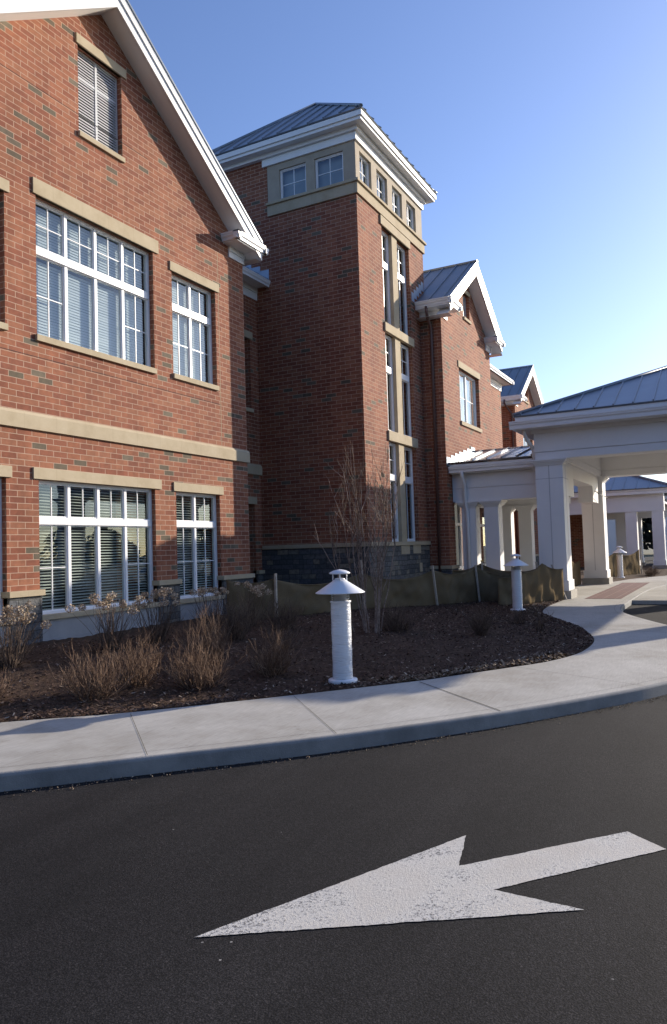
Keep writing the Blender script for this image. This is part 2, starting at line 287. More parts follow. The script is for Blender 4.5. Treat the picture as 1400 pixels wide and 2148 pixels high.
# ------------------------------------------------------------------ mesh builder
class MB:
    def __init__(s): s.v = []; s.f = []; s.sm = []
    def poly(s, pts, smooth=False):
        i = len(s.v); s.v += [tuple(p) for p in pts]; s.f.append(tuple(range(i, i + len(pts)))); s.sm.append(smooth)
    def box(s, x0, x1, y0, y1, z0, z1):
        i = len(s.v)
        s.v += [(x, y, z) for z in (z0, z1) for y in (y0, y1) for x in (x0, x1)]
        for f in ((0, 2, 3, 1), (4, 5, 7, 6), (0, 1, 5, 4), (2, 6, 7, 3), (0, 4, 6, 2), (1, 3, 7, 5)):
            s.f.append(tuple(i + k for k in f)); s.sm.append(False)
        return s
    def tube(s, pts, rad, seg=8, caps=True, smooth=True):
        i = len(s.v); n = len(pts); pts = [Vector(p) for p in pts]
        if not hasattr(rad, '__len__'): rad = [rad] * n
        for k in range(n):
            d = (pts[min(k + 1, n - 1)] - pts[max(k - 1, 0)])
            if d.length < 1e-9: d = Vector((0, 0, 1))
            d.normalize(); a = d.cross(Vector((0, 0, 1)) if abs(d.z) < .9 else Vector((1, 0, 0))).normalized(); b = d.cross(a)
            for j in range(seg):
                t = 2 * math.pi * j / seg; s.v.append(tuple(pts[k] + (a * math.cos(t) + b * math.sin(t)) * rad[k]))
        for k in range(n - 1):
            for j in range(seg):
                s.f.append((i + k * seg + j, i + k * seg + (j + 1) % seg, i + (k + 1) * seg + (j + 1) % seg, i + (k + 1) * seg + j)); s.sm.append(smooth)
        if caps:
            s.f.append(tuple(i + j for j in range(seg))[::-1]); s.sm.append(False)
            s.f.append(tuple(i + (n - 1) * seg + j for j in range(seg))); s.sm.append(False)
    def lathe(s, prof, c=(0, 0), seg=32, wob=None):
        i = len(s.v)
        for k, (r, z) in enumerate(prof):
            for j in range(seg):
                t = 2 * math.pi * j / seg; rr = r + (wob(k, j) if wob else 0)
                s.v.append((c[0] + rr * math.cos(t), c[1] + rr * math.sin(t), z))
        for k in range(len(prof) - 1):
            for j in range(seg):
                s.f.append((i + k * seg + j, i + k * seg + (j + 1) % seg, i + (k + 1) * seg + (j + 1) % seg, i + (k + 1) * seg + j)); s.sm.append(True)
    def prism(s, prof, a, b):            # closed profile swept from a to b; prof: list of (offset vectors)
        i = len(s.v); n = len(prof); a = Vector(a); b = Vector(b)
        for base in (a, b):
            for p in prof: s.v.append(tuple(base + Vector(p)))
        for j in range(n): s.f.append((i + j, i + (j + 1) % n, i + n + (j + 1) % n, i + n + j)); s.sm.append(False)
        s.f.append(tuple(i + j for j in range(n))[::-1]); s.sm.append(False)
        s.f.append(tuple(i + n + j for j in range(n))); s.sm.append(False)
    def build(s, name, mat, parent=None, bevel=0, label=None, fix=True):
        off = Vector(parent_loc(parent)) if parent else Vector((0, 0, 0))
        me = D.meshes.new(name); me.from_pydata([tuple(Vector(p) - off) for p in s.v], [], s.f); me.update()
        for p, q in zip(me.polygons, s.sm): p.use_smooth = q
        if fix and len(s.f) < 60000:
            import bmesh
            bm = bmesh.new(); bm.from_mesh(me); bmesh.ops.recalc_face_normals(bm, faces=bm.faces) if fix == True else None
            bm.to_mesh(me); bm.free()
        uvl = me.uv_layers.new(name='UVMap'); data = uvl.data
        for p in me.polygons:
            n = p.normal; ax, ay, az = abs(n.x), abs(n.y), abs(n.z)
            for li in p.loop_indices:
                co = me.vertices[me.loops[li].vertex_index].co + off
                if ay >= ax and ay >= az: data[li].uv = (co.x, co.z)
                elif ax >= az: data[li].uv = (co.y + .14, co.z)
                else: data[li].uv = (co.x, co.y)
        o = D.objects.new(name, me); COL.objects.link(o); me.materials.append(M[mat] if isinstance(mat, str) else mat)
        if parent: o.parent = parent
        if bevel:
            b = o.modifiers.new('Bevel', 'BEVEL'); b.width = bevel; b.segments = 2; b.limit_method = 'ANGLE'
        if label: o['label'] = label
        return o
WL = {}
def parent_loc(p): return WL[p.name]
def sub(o, parent):                      # register a part's world location so sub-parts can hang from it
    WL[o.name] = WL[parent.name]; return o
def thing(name, label, cat, loc=(0, 0, 0), group=None):
    o = D.objects.new(name, None); COL.objects.link(o); o.location = loc; o.empty_display_size = .3
    WL[o.name] = tuple(loc); o['label'] = label; o['category'] = cat
    if group: o['group'] = group
    return o
def tag(o, label=None, cat=None, group=None, kind=None):
    if label: o['label'] = label
    if cat: o['category'] = cat
    if group: o['group'] = group
    if kind: o['kind'] = kind
    return o
def part(name, mb, mat, parent, bevel=0, label=None, **k):
    return sub(mb.build(name, mat, parent, bevel, label, **k), parent)

def boxes(name, mat, parent, lst, bevel=0):
    for (F, *c) in lst:
        m = MB(); F.box(m, *c) if F else m.box(*c); part(name, m, mat, parent, bevel)
# wall made of vertical strips with real openings and reveals
class Face:                               # maps (u, d, z) to world: d goes into the building
    def __init__(s, axis, plane, sgn=1): s.axis, s.plane, s.sgn = axis, plane, sgn
    def P(s, u, d, z):
        return (u, s.plane + s.sgn * d, z) if s.axis == 'Y' else (s.plane + s.sgn * d, u, z)
    def box(s, mb, u0, u1, d0, d1, z0, z1):
        a = s.P(u0, d0, z0); b = s.P(u1, d1, z1)
        mb.box(min(a[0], b[0]), max(a[0], b[0]), min(a[1], b[1]), max(a[1], b[1]), z0, z1)
def wall(mb, F, u0, u1, z0, top, openings=(), reveal=.2, apex=None):
    """top: number or function of u. openings: (ua, ub, za, zb)"""
    tf = top if callable(top) else (lambda u: top)
    us = sorted(set([u0, u1] + [o[0] for o in openings] + [o[1] for o in openings] + ([apex] if apex else [])))
    us = [u for u in us if u0 <= u <= u1]
    for a, b in zip(us, us[1:]):
        m = (a + b) / 2; ops = sorted([o for o in openings if o[0] <= m <= o[1]], key=lambda o: o[2]); z = z0
        for o in ops:
            if o[2] > z: mb.poly([F.P(a, 0, z), F.P(b, 0, z), F.P(b, 0, o[2]), F.P(a, 0, o[2])])
            z = o[3]
        mb.poly([F.P(a, 0, z), F.P(b, 0, z), F.P(b, 0, tf(b)), F.P(a, 0, tf(a))])
    for (a, b, za, zb) in openings:
        r = reveal
        mb.poly([F.P(a, 0, za), F.P(a, r, za), F.P(a, r, zb), F.P(a, 0, zb)])
        mb.poly([F.P(b, 0, za), F.P(b, 0, zb), F.P(b, r, zb), F.P(b, r, za)])
        mb.poly([F.P(a, 0, zb), F.P(a, r, zb), F.P(b, r, zb), F.P(b, 0, zb)])
        mb.poly([F.P(a, 0, za), F.P(b, 0, za), F.P(b, r, za), F.P(a, r, za)])

def window(parent, F, u0, u1, z0, z1, rec, cols, trans, pat_up, pat_lo, blind=None, tilt=.5, fw=.038, curtain=False, room='dark', roomd=.9):
    """frame mesh = the window; panes, blinds are sub-parts. pat = list per column of (vertical muntins, horizontal muntins)"""
    fr = MB(); gl = MB(); bl = MB()
    d0 = rec
    F.box(fr, u0, u0 + fw, d0, d0 + .10, z0, z1); F.box(fr, u1 - fw, u1, d0, d0 + .10, z0, z1)
    F.box(fr, u0 + fw, u1 - fw, d0, d0 + .10, z1 - fw, z1); F.box(fr, u0 + fw, u1 - fw, d0 - .012, d0 + .10, z0, z0 + fw)
    iu0, iu1 = u0 + fw, u1 - fw; w = (iu1 - iu0) / cols; mw = .026
    if trans: F.box(fr, iu0, iu1, d0 - .014, d0 + .08, trans[0], trans[1])
    bands = [(z0 + fw, trans[0], pat_lo), (trans[1], z1 - fw, pat_up)] if trans else [(z0 + fw, z1 - fw, pat_lo)]
    for (za, zb, pat) in bands:
        for c in range(1, cols): F.box(fr, iu0 + c * w - mw, iu0 + c * w + mw, d0 + .006, d0 + .09, za, zb)
        for c in range(cols):
            a = iu0 + c * w + (mw if c else 0); b = iu0 + (c + 1) * w - (mw if c < cols - 1 else 0); sw = .022
            F.box(fr, a, a + sw, d0 + .02, d0 + .06, za, zb); F.box(fr, b - sw, b, d0 + .02, d0 + .06, za, zb)
            F.box(fr, a + sw, b - sw, d0 + .02, d0 + .06, za, za + sw); F.box(fr, a + sw, b - sw, d0 + .02, d0 + .06, zb - sw, zb)
            nv, nh = pat[c]; q = .008
            for k in range(nv):
                u = a + sw + (b - a - 2 * sw) * (k + 1) / (nv + 1); F.box(fr, u - q, u + q, d0 + .028, d0 + .052, za + sw, zb - sw)
            for k in range(nh):
                zz = za + sw + (zb - za - 2 * sw) * (k + 1) / (nh + 1); F.box(fr, a + sw, b - sw, d0 + .0295, d0 + .0505, zz - q, zz + q)
            gl.poly([F.P(a + sw, d0 + .04, za + sw), F.P(b - sw, d0 + .04, za + sw), F.P(b - sw, d0 + .04, zb - sw), F.P(a + sw, d0 + .04, zb - sw)])
            if blind:
                sp = .0486; n = int((zb - za) / sp); hw = .027
                for k in range(n):
                    zc = za + sp * (k + .6); jit = random.uniform(-.05, .05); ge = .02 if c else -.01; gf = .02 if c < cols - 1 else -.01
                    dy = hw * math.cos(tilt + jit); dz = hw * math.sin(tilt + jit)
                    bl.poly([F.P(a - ge, d0 + .13 - dy, zc - dz), F.P(b + gf, d0 + .13 - dy, zc - dz + random.uniform(-.002, .002)), F.P(b + gf, d0 + .13 + dy, zc + dz), F.P(a - ge, d0 + .13 + dy, zc + dz)])
            if curtain:
                k = 26; pts = []
                for i in range(k + 1):
                    u = a + (b - a) * i / k; pts.append((u, d0 + .16 + .03 * math.sin(i * 1.9)))
                for (p, q2) in zip(pts, pts[1:]): bl.poly([F.P(p[0], p[1], za), F.P(q2[0], q2[1], za), F.P(q2[0], q2[1], zb), F.P(p[0], p[1], zb)], True)
    f = part('window', fr, 'vinyl', parent)
    part('pane', gl, 'glass', f, fix=False)
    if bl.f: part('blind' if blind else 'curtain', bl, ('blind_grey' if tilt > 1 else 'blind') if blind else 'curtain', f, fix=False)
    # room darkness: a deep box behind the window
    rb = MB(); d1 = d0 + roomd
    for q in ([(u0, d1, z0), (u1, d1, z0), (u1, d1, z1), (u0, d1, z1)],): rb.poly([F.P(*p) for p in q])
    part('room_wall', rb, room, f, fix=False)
    return f

def louver(parent, F, u0, u1, z0, z1, rec=.1):
    mb = MB(); fw = .035
    F.box(mb, u0, u0 + fw, rec, rec + .08, z0, z1); F.box(mb, u1 - fw, u1, rec, rec + .08, z0, z1)
    F.box(mb, u0 + fw, u1 - fw, rec, rec + .08, z1 - fw, z1); F.box(mb, u0 + fw, u1 - fw, rec, rec + .08, z0, z0 + fw)
    um = (u0 + u1) / 2; F.box(mb, um - .025, um + .025, rec - .002, rec + .078, z0 + fw, z1 - fw)
    if z1 - z0 > 1.2: F.box(mb, u0 + fw, u1 - fw, rec + .003, rec + .073, z0 + .67 * (z1 - z0), z0 + .67 * (z1 - z0) + .045)
    n = int((z1 - z0) / .052)
    for k in range(n):
        z = z0 + fw + .052 * k
        mb.poly([F.P(u0 + fw, rec + .01, z), F.P(u1 - fw, rec + .01, z), F.P(u1 - fw, rec + .055, z + .022), F.P(u0 + fw, rec + .055, z + .022)])
        mb.poly([F.P(u0 + fw, rec + .008, z - .024), F.P(u1 - fw, rec + .008, z - .024), F.P(u1 - fw, rec + .0095, z), F.P(u0 + fw, rec + .0095, z)])
    o = part('louver', mb, 'louver', parent, fix=False)
    bk = MB(); bk.poly([F.P(u0, rec + .085, z0), F.P(u1, rec + .085, z0), F.P(u1, rec + .085, z1), F.P(u0, rec + .085, z1)])
    part('backing', bk, 'dark', o, fix=False)

def gutter(mb, a, b, out, h=.16, w=.13):
    """ogee gutter swept from a to b (top back edge), 'out' = outward unit vector"""
    o = Vector(out); U = Vector((0, 0, 1))
    prof = [(0, 0), (w, 0), (w, -.03), (w - .012, -.04), (w - .015, -.075), (w - .045, -.115), (w - .05, -h), (0, -h)]
    mb.prism([o * p[0] + U * p[1] for p in prof], a, b)

def roof_slope(mb, e0, e1, r1, r0, th=.035, rib=.45, ribh=.035, ribw=.03, start=.2):
    """standing-seam slope: e0-e1 eave edge, r0-r1 ridge edge above them (can be shorter: hip)"""
    e0, e1, r0, r1 = map(Vector, (e0, e1, r0, r1)); n = (e1 - e0).cross(r0 - e0)
    if (r0 - e0).length < 1e-6: n = (e1 - e0).cross(r1 - e0)
    n.normalize()
    if n.z < 0: n = -n
    t = n * th; same = (r1 - r0).length < 1e-6
    top = [e0 + t, e1 + t, r1 + t] + ([] if same else [r0 + t]); bot = [p - t for p in top]
    mb.poly(top); mb.poly(bot[::-1])
    for i in range(len(top)):
        j = (i + 1) % len(top); mb.poly([bot[i], bot[j], top[j], top[i]])
    ux = (e1 - e0); Ln = ux.length; ux.normalize(); v = (r0 - e0) - ux * ((r0 - e0).dot(ux)); vl = v.length; v.normalize()
    a0 = (r0 - e0).dot(ux); a1 = (r1 - e0).dot(ux); x = start
    while x < Ln - .05:
        # height at which the rib at x meets the slope's side edges
        h = vl
        if a0 > 1e-6 and x < a0: h = min(h, vl * x / a0)
        if a1 < Ln - 1e-6 and x > a1: h = min(h, vl * (Ln - x) / (Ln - a1))
        if h > .15:
            p = e0 + ux * x + t; q = p + v * h; w = ux * ribw / 2; up = n * ribh
            mb.prism([-w, w, w + up, -w + up], p, q)
        x += rib
    return n

def gable_roof(parent, c, half, yf, yb, z0, s=.685, front=.36, eave=.24, th=.45, rend=.22):
    """gable facing -Y. soffit apex z0 at x=c. Returns nothing."""
    xs = half + eave; yF = yf - front
    zs = lambda x: z0 - s * abs(x - c)
    rf = MB(); sof = MB(); ra = MB()
    for sg in (-1, 1):
        xe = c + sg * xs; ze = zs(xe) + th - .05
        roof_slope(rf, (xe, yF - .06, ze), (xe, yb, ze), (c, yb, z0 + th - .05), (c, yF - .06, z0 + th - .05), th=.04)
        # soffit + fascia
        sof.poly([(xe, yF, zs(xe)), (c, yF, z0), (c, yf + .02, z0), (xe, yf + .02, zs(xe))])
        f0, f1 = 0., .30
        for (d0, d1, y0, y1) in ((0, .27, yF - .03, yF + .02), (.19, .30, yF - .055, yF - .03), (.34, th - .055, yF - .04, yF + .02)):
            xr = c + sg * (half + rend); ra.prism([Vector((0, y0 - yF, d0)), Vector((0, y1 - yF, d0)), Vector((0, y1 - yF, d1)), Vector((0, y0 - yF, d1))], (xr, yF, zs(xr)), (c, yF, z0))
        sof.poly([(xe, yF, zs(xe)), (xe, yb, zs(xe)), (xe - sg * (eave - .0), yb, zs(xe)), (xe - sg * (eave - .0), yF, zs(xe))])
    ra2 = part('rake_board', ra, 'white', parent); part('soffit', sof, 'white', parent, fix=False)
    rf.box(c - .06, c + .06, yF - .07, yb, z0 + th - .03, z0 + th + .03)
    return part('roof', rf, 'roof', parent)

def cornice_return(parent, F, ux0, ux1, z, depth=.47):
    """boxed return at the foot of a gable rake: ux0 (inner), ux1 (outer); z = gutter top"""
    mb = MB(); lo, hi = min(ux0, ux1), max(ux0, ux1)
    F.box(mb, lo + .09, hi - .09, -depth + .09, .0, z - .19, z - .01)
    part('return_box', mb, 'white', parent)
    g = MB()
    gutter(g, F.P(lo, -depth + .13, z), F.P(hi, -depth + .13, z), (0, -1, 0) if F.axis == 'Y' else (-1, 0, 0))
    gutter(g, F.P(lo + .13, 0, z), F.P(lo + .13, -depth, z), (-1, 0, 0))
    gutter(g, F.P(hi - .13, 0, z), F.P(hi - .13, -depth, z), (1, 0, 0))
    part('gutter', g, 'gutter', parent)

# ------------------------------------------------------------------ SUN, SKY, CAMERA
SUN_DIR = Vector((.8805, -.474, 0)).normalized(); EL = R(18)
SUN = Vector((SUN_DIR.x * math.cos(EL), SUN_DIR.y * math.cos(EL), math.sin(EL)))
sd = D.lights.new('sun', 'SUN'); sd.energy = 5.0; sd.angle = R(.53); sd.color = (1., .89, .74)
so = D.objects.new('sun', sd); COL.objects.link(so); so.location = (0, 0, 30); so.rotation_euler = SUN.to_track_quat('Z', 'Y').to_euler()
w = D.worlds.new('World'); scene.world = w; w.use_nodes = True
nt = w.node_tree; bg = nt.nodes['Background']
sky = nt.nodes.new('ShaderNodeTexSky'); sky.sky_type = 'NISHITA'; sky.sun_disc = False
sky.sun_elevation = EL; sky.sun_rotation = math.atan2(SUN.x, SUN.y)
sky.altitude = 100; sky.air_density = 1.0; sky.dust_density = .8; sky.ozone_density = 2.2
tn = nt.nodes.new('ShaderNodeMix'); tn.data_type = 'RGBA'; tn.blend_type = 'MULTIPLY'; tn.inputs[0].default_value = 1; tn.inputs[7].default_value = (.91, .955, 1.10, 1)
hs = nt.nodes.new('ShaderNodeHueSaturation'); hs.inputs['Saturation'].default_value = 1.02; hs.inputs['Hue'].default_value = .506
nt.links.new(sky.outputs[0], tn.inputs[6]); nt.links.new(tn.outputs[2], hs.inputs['Color']); nt.links.new(hs.outputs[0], bg.inputs[0]); bg.inputs[1].default_value = .15
cd = D.cameras.new('camera'); cam = D.objects.new('camera', cd); COL.objects.link(cam); scene.camera = cam
yaw, pit, rol = R(27.695), R(2.84), R(-1.777)
f = Vector((math.cos(yaw) * math.cos(pit), math.sin(yaw) * math.cos(pit), math.sin(pit)))
r = f.cross(Vector((0, 0, 1))).normalized(); u = r.cross(f)
r2 = r * math.cos(rol) + u * math.sin(rol); u2 = -r * math.sin(rol) + u * math.cos(rol)
mw = Matrix((r2, u2, -f)).transposed().to_4x4(); mw.translation = (0, 0, 1.45); cam.matrix_world = mw
cd.sensor_fit = 'VERTICAL'; cd.sensor_height = 36; cd.sensor_width = 36; cd.lens = 1580.6 / 2148 * 36; cd.clip_end = 3000; cd.clip_start = .05
scene.view_settings.view_transform = 'Standard'; scene.view_settings.look = 'None'; scene.view_settings.exposure = .48; scene.view_settings.gamma = 1
scene.cycles.max_bounces = 8; scene.cycles.transparent_max_bounces = 12; scene.cycles.use_denoising = True

# ------------------------------------------------------------------ GROUND
WZ, RZ = -.04, -.17
EDGE = [(-6, 17), (0, 11.3), (3.5, 7.3), (4.75, 6.02), (5.50, 5.16), (6.71, 4.12), (7.87, 3.20), (8.43, 2.85), (9.09, 2.45), (9.73, 2.10), (10.62, 1.87), (11.82, 1.88), (12.85, 2.11), (13.98, 2.50), (15.5, 3.24), (16.53, 3.66), (18.17, 3.87), (20.4, 3.89)]
def cr_spline(P, n):
    out = []
    for i in range(len(P) - 1):
        p0 = Vector(P[max(i - 1, 0)]); p1 = Vector(P[i]); p2 = Vector(P[i + 1]); p3 = Vector(P[min(i + 2, len(P) - 1)])
        for k in range(n):
            t = k / n; out.append(.5 * ((2 * p1) + (p2 - p0) * t + (2 * p0 - 5 * p1 + 4 * p2 - p3) * t * t + (3 * p1 - p0 - 3 * p2 + p3) * t ** 3))
    out.append(Vector(P[-1])); return out
EDGES = cr_spline(EDGE, 8)
def edge_y(x):
    for a, b in zip(EDGES, EDGES[1:]):
        if a.x <= x <= b.x: return a.y + (b.y - a.y) * (x - a.x) / max(b.x - a.x, 1e-6)
    return EDGES[0].y if x < EDGES[0].x else EDGES[-1].y
def mz(x, y):
    t = min(max((y - edge_y(x)) / 5, 0), 1); return WZ - .01 + .21 * t * t * (3 - 2 * t)
KERB = [(-9, 19.5), (-4, 12.9), (0, 8.5), (2.2, 6.06), (3.63, 4.60), (4.35, 3.90), (5.43, 2.87), (6.69, 1.87), (7.94, 1.05), (8.65, .66), (9.6, .22), (10.6, -.10), (11.6, -.16), (12.6, .08), (13.6, .56), (14.49, 1.08), (16.03, 1.77), (17.08, 2.10), (18.45, 2.26), (20.4, 2.28), (24, 2.26), (26.5, 2.05), (28.5, 1.62), (30.5, .7), (33, -1.1), (36, -3.7), (42, -9)]
KS = cr_spline(KERB, 10)
g = MB(); g.poly([(-700, -700, -.2), (900, -700, -.2), (900, 700, -.2), (-700, 700, -.2)]); tag(g.build('ground', 'grass', fix=False), kind='structure')
g = MB(); g.poly([(-30, -34, RZ), (75, -34, RZ), (75, 30, RZ), (-30, 30, RZ)]); tag(g.build('road', 'asphalt', fix=False), kind='structure')
# kerb
def normals(P):
    out = []
    for i in range(len(P)):
        d = P[min(i + 1, len(P) - 1)] - P[max(i - 1, 0)]; d.normalize(); out.append(Vector((-d.y, d.x)))
    return out
KN = normals(KS)
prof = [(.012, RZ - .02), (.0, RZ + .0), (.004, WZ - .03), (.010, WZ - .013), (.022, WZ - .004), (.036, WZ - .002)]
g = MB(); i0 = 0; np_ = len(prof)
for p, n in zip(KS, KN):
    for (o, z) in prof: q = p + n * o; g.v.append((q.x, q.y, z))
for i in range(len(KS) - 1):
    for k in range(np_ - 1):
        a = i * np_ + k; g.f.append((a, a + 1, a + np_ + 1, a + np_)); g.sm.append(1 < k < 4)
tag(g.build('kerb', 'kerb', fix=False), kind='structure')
# sidewalk slab (from kerb back edge to bed edge)
inner = [(p + n * .0355) for p, n in zip(KS, KN)]
FARE = [(28.7, 3.95), (29.5, 3.75), (30.9, 3.5), (31.9, 3.1), (33.8, 2.35), (36, 1.1), (39, -1.0), (43, -4.4), (48, -9)]
far = [(20.45, 3.95), (20.5, 7.14), (28.6, 7.14)] + FARE
back = [(p.x, p.y) for p in EDGES] + far
g = MB()
from mathutils.geometry import tessellate_polygon
ring0 = [Vector((p[0], p[1], WZ - .002)) for p in [tuple(q) for q in inner] + back[::-1]]
g.v = [tuple(p) for p in ring0]
for t in tessellate_polygon([ring0]):
    a, b, c = (ring0[k] for k in t); g.f.append(tuple(t) if (b - a).cross(c - a).z > 0 else tuple(t)[::-1]); g.sm.append(False)
for a, b in zip(back, back[1:]): g.poly([(*a, WZ - .002), (*b, WZ - .002), (*b, -.25), (*a, -.25)])
tag(g.build('sidewalk', 'concrete', fix=False), kind='structure')
# joints: one dark filler along the kerb back, and cross joints
g = MB()
for i in range(len(KS) - 1):
    a0 = KS[i] + KN[i] * .150; a1 = KS[i] + KN[i] * .154; b0 = KS[i + 1] + KN[i + 1] * .150; b1 = KS[i + 1] + KN[i + 1] * .154
    g.poly([(*a0, WZ + .001), (*b0, WZ + .001), (*b1, WZ + .001), (*a1, WZ + .001)])
def joint(ax, ay, bx, by, w):
    a = Vector((ax, ay)); b = Vector((bx, by)); d = (b - a).normalized(); n = Vector((-d.y, d.x)) * w / 2
    g.poly([(*(a - n), WZ + .002), (*(b - n), WZ + .002), (*(b + n), WZ + .002), (*(a + n), WZ + .002)])
joint(5.46, 5.10, 4.38, 3.93, .005); joint(6.72, 4.06, 5.46, 2.90, .005); joint(7.86, 3.12, 6.72, 1.90, .013)
joint(9.15, 2.36, 8.35, .86, .006); joint(3.6, 7.1, 2.55, 5.8, .012); joint(13.6, 2.33, 13.0, .35, .012); joint(18.2, 3.8, 18.2, 2.28, .012); joint(16, 3.4, 16.3, 1.9, .012)
for x in (22.5, 24.5, 26.5): joint(x, 7.1, x, 3.5, .012)
tag(g.build('pavement_joints', 'joint', fix=False), kind='structure')
# kerb face joints: small construction gap at the wide joint
# red paver band and concrete apron in the driveway under the canopy
g = MB(); g.poly([(20.5, 2.55, WZ + .004), (28.3, 2.55, WZ + .004), (28.3, 3.45, WZ + .004), (20.5, 3.45, WZ + .004)]); tag(g.build('brick_pavement', 'paver', fix=False), kind='structure')
g = MB(); g.box(20.45, 29.5, -4.2, 2.8, RZ - .1, WZ - .03); tag(g.build('driveway_apron', 'concrete', fix=False), kind='structure')
# mulch bed
def bed(name, xs, y0f, y1f, rows, zf):
    g = MB(); n = rows + 1
    for x in xs:
        a, b = y0f(x), y1f(x)
        for k in range(n):
            t = (k / rows); t = t ** 1.25; y = a + (b - a) * t
            z = zf(x, y) + (random.uniform(-.018, .022) if 0 < k < rows else -.012)
            g.v.append((x + random.uniform(-.02, .02) * (0 < k), y + (.0 if k == 0 else random.uniform(-.02, .02)), z))
    for i in range(len(xs) - 1):
        for k in range(rows):
            a = i * n + k; g.f.append((a, a + n, a + n + 1, a + 1)); g.sm.append(True)
    return tag(g.build(name, 'mulch', fix=False), kind='structure')
xs = [-3 + .09 * i for i in range(int(23.4 / .09) + 1)]
bed('mulch_bed', xs, lambda x: edge_y(x) + .005, lambda x: 11.4 if x < 20.3 else 8, 90, mz)
xs2 = [28.75 + .3 * i for i in range(62)]
def far_edge(x):
    P = FARE
    for a, b in zip(P, P[1:]):
        if a[0] <= x <= b[0]: return a[1] + (b[1] - a[1]) * (x - a[0]) / (b[0] - a[0])
    return P[-1][1]
bed('mulch_bed', xs2, lambda x: far_edge(x) + .01, lambda x: 9.5, 24, lambda x, y: -.05)
# bark chips scattered on the bed, leaf litter at its edge
def chips(mb, n, pos, lmin, lmax, tiltmax):
    for _ in range(n):
        x, y = pos(); z = mz(x, y) + .018; ln = random.uniform(lmin, lmax); wd = ln * random.uniform(.25, .5)
        a = random.uniform(0, 6.283); e = random.uniform(-tiltmax, tiltmax); rl = random.uniform(-tiltmax, tiltmax)
        dx = Vector((math.cos(a) * math.cos(e), math.sin(a) * math.cos(e), math.sin(e))) * ln / 2
        dy = Vector((-math.sin(a), math.cos(a), math.sin(rl))) * wd / 2; c = Vector((x, y, z + abs(math.sin(e)) * ln / 2 * .7))
        mb.poly([c - dx - dy * .6, c + dx * .8 - dy, c + dx + dy * .5, c - dx * .7 + dy])
def bedpos():
    while True:
        x = random.uniform(3.6, 20); e = edge_y(x); y = e + .02 + (random.random() ** 1.5) * min(6, 10.2 - e)
        if x < 13 or y < 7.5: return x, y
g = MB(); chips(g, 42000, bedpos, .014, .055, .5); tag(g.build('bark_chips', 'chips', fix=False), 'dark bark mulch chips spread over the planting bed', 'mulch', kind='stuff')
def spill():
    t = random.choice(EDGES[10:]); x = t.x + random.uniform(-.2, .2); return x, edge_y(x) - .01 - abs(random.gauss(0, .05))
chips(g, 420, spill, .012, .035, .3)
def litpos():
    t = random.random(); x = 7.7 + 2.6 * t; return x, edge_y(x) + .02 + abs(random.gauss(0, .16))
g = MB(); chips(g, 1500, litpos, .03, .08, .6)
def litpos2():
    x = random.uniform(15.2, 18.8); return x, edge_y(x) + .03 + abs(random.gauss(0, .25))
chips(g, 500, litpos2, .03, .07, .6)
tag(g.build('leaf_litter', 'litter', fix=False), 'pale dead leaves and chips gathered along the bed edge', 'leaf litter', kind='stuff')
g = MB()
for _ in range(1500):
    i = random.randint(20, 160); t = random.random(); p = KS[i].lerp(KS[i + 1], t) - KN[i] * (.01 + abs(random.gauss(0, .07))); s_ = random.uniform(.003, .010); a = random.uniform(0, 6.28); z = RZ + .003
    c = Vector((p.x, p.y, z + s_ * .5)); e1 = Vector((math.cos(a), math.sin(a), random.uniform(-.4, .4))) * s_; e2 = Vector((-math.sin(a), math.cos(a), random.uniform(-.4, .4))) * s_ * .7; up_ = Vector((0, 0, s_ * .8))
    q = [c + e1, c + e2, c - e1, c - e2]
    for k_ in range(4): g.poly([q[k_], q[(k_ + 1) % 4], c + up_])
tag(g.build('kerb_grit', 'litter', fix=False), 'pale grit and leaf crumbs lying along the kerb foot', 'grit', kind='stuff')
# arrow on the asphalt (z 4 mm above it)
k = 1.616 / 1.446; AZ = RZ + .004
A = [(2.319, 1.867), (3.685, 1.243), (3.326, 1.161), (4.043, .528), (3.885, .339), (3.156, .955), (3.129, .583)]
g = MB(); P = [(x * k, y * k) for x, y in A]
def ragged(a, b, amp=.0022, step=.014):
    a, b = Vector(a), Vector(b); n = max(2, int((b - a).length / step)); d = (b - a).normalized(); q = Vector((-d.y, d.x)); w_ = 0; out = [a]
    for i in range(1, n): w_ = .6 * w_ + random.gauss(0, amp * .6); out.append(a.lerp(b, i / n) + q * w_)
    return out
ring_ = []
for i, jn in ((0, 6), (6, 5), (5, 4), (4, 3), (3, 2), (2, 1), (1, 0)): ring_ += ragged(P[i], P[jn])
g.poly([(p.x, p.y, AZ) for p in ring_])
tag(g.build('painted_arrow', 'paint', fix=False), 'worn white direction arrow painted on the dark asphalt', 'road marking')

# ------------------------------------------------------------------ BRICK BUILDING
B = thing('brick_building', 'red brick two storey building with gables, square stair tower and blue metal roofs', 'building', (9.735, 9.5, 0))
FA = Face('Y', 9.5); GC = 9.735
zsA = lambda x: 11.14 - .685 * abs(x - GC)
up_big = (8.24, 10.99, 4.97, 7.235); up_r = (11.53, 12.955, 4.99, 7.04); up_l = (6.20, 7.65, 4.99, 7.04)
lo_big = (8.24, 10.93, .57, 2.685); lo_r = (11.53, 12.95, .57, 2.675); lo_l = (6.20, 7.64, .57, 2.675); lv = (9.17, 10.22, 8.72, 10.265)
mb = MB(); wall(mb, FA, 5.45, 14.02, -.2, lambda x: zsA(x) + .1, [up_big, up_r, up_l, lo_big, lo_r, lo_l, lv], .14, GC)
wall(mb, Face('X', 5.45), 9.5, 20, -.2, 8.3); wall(mb, Face('X', 14.02, -1), 9.5, 10.84, -.2, 8.6)
part('wall', mb, 'brick', B)
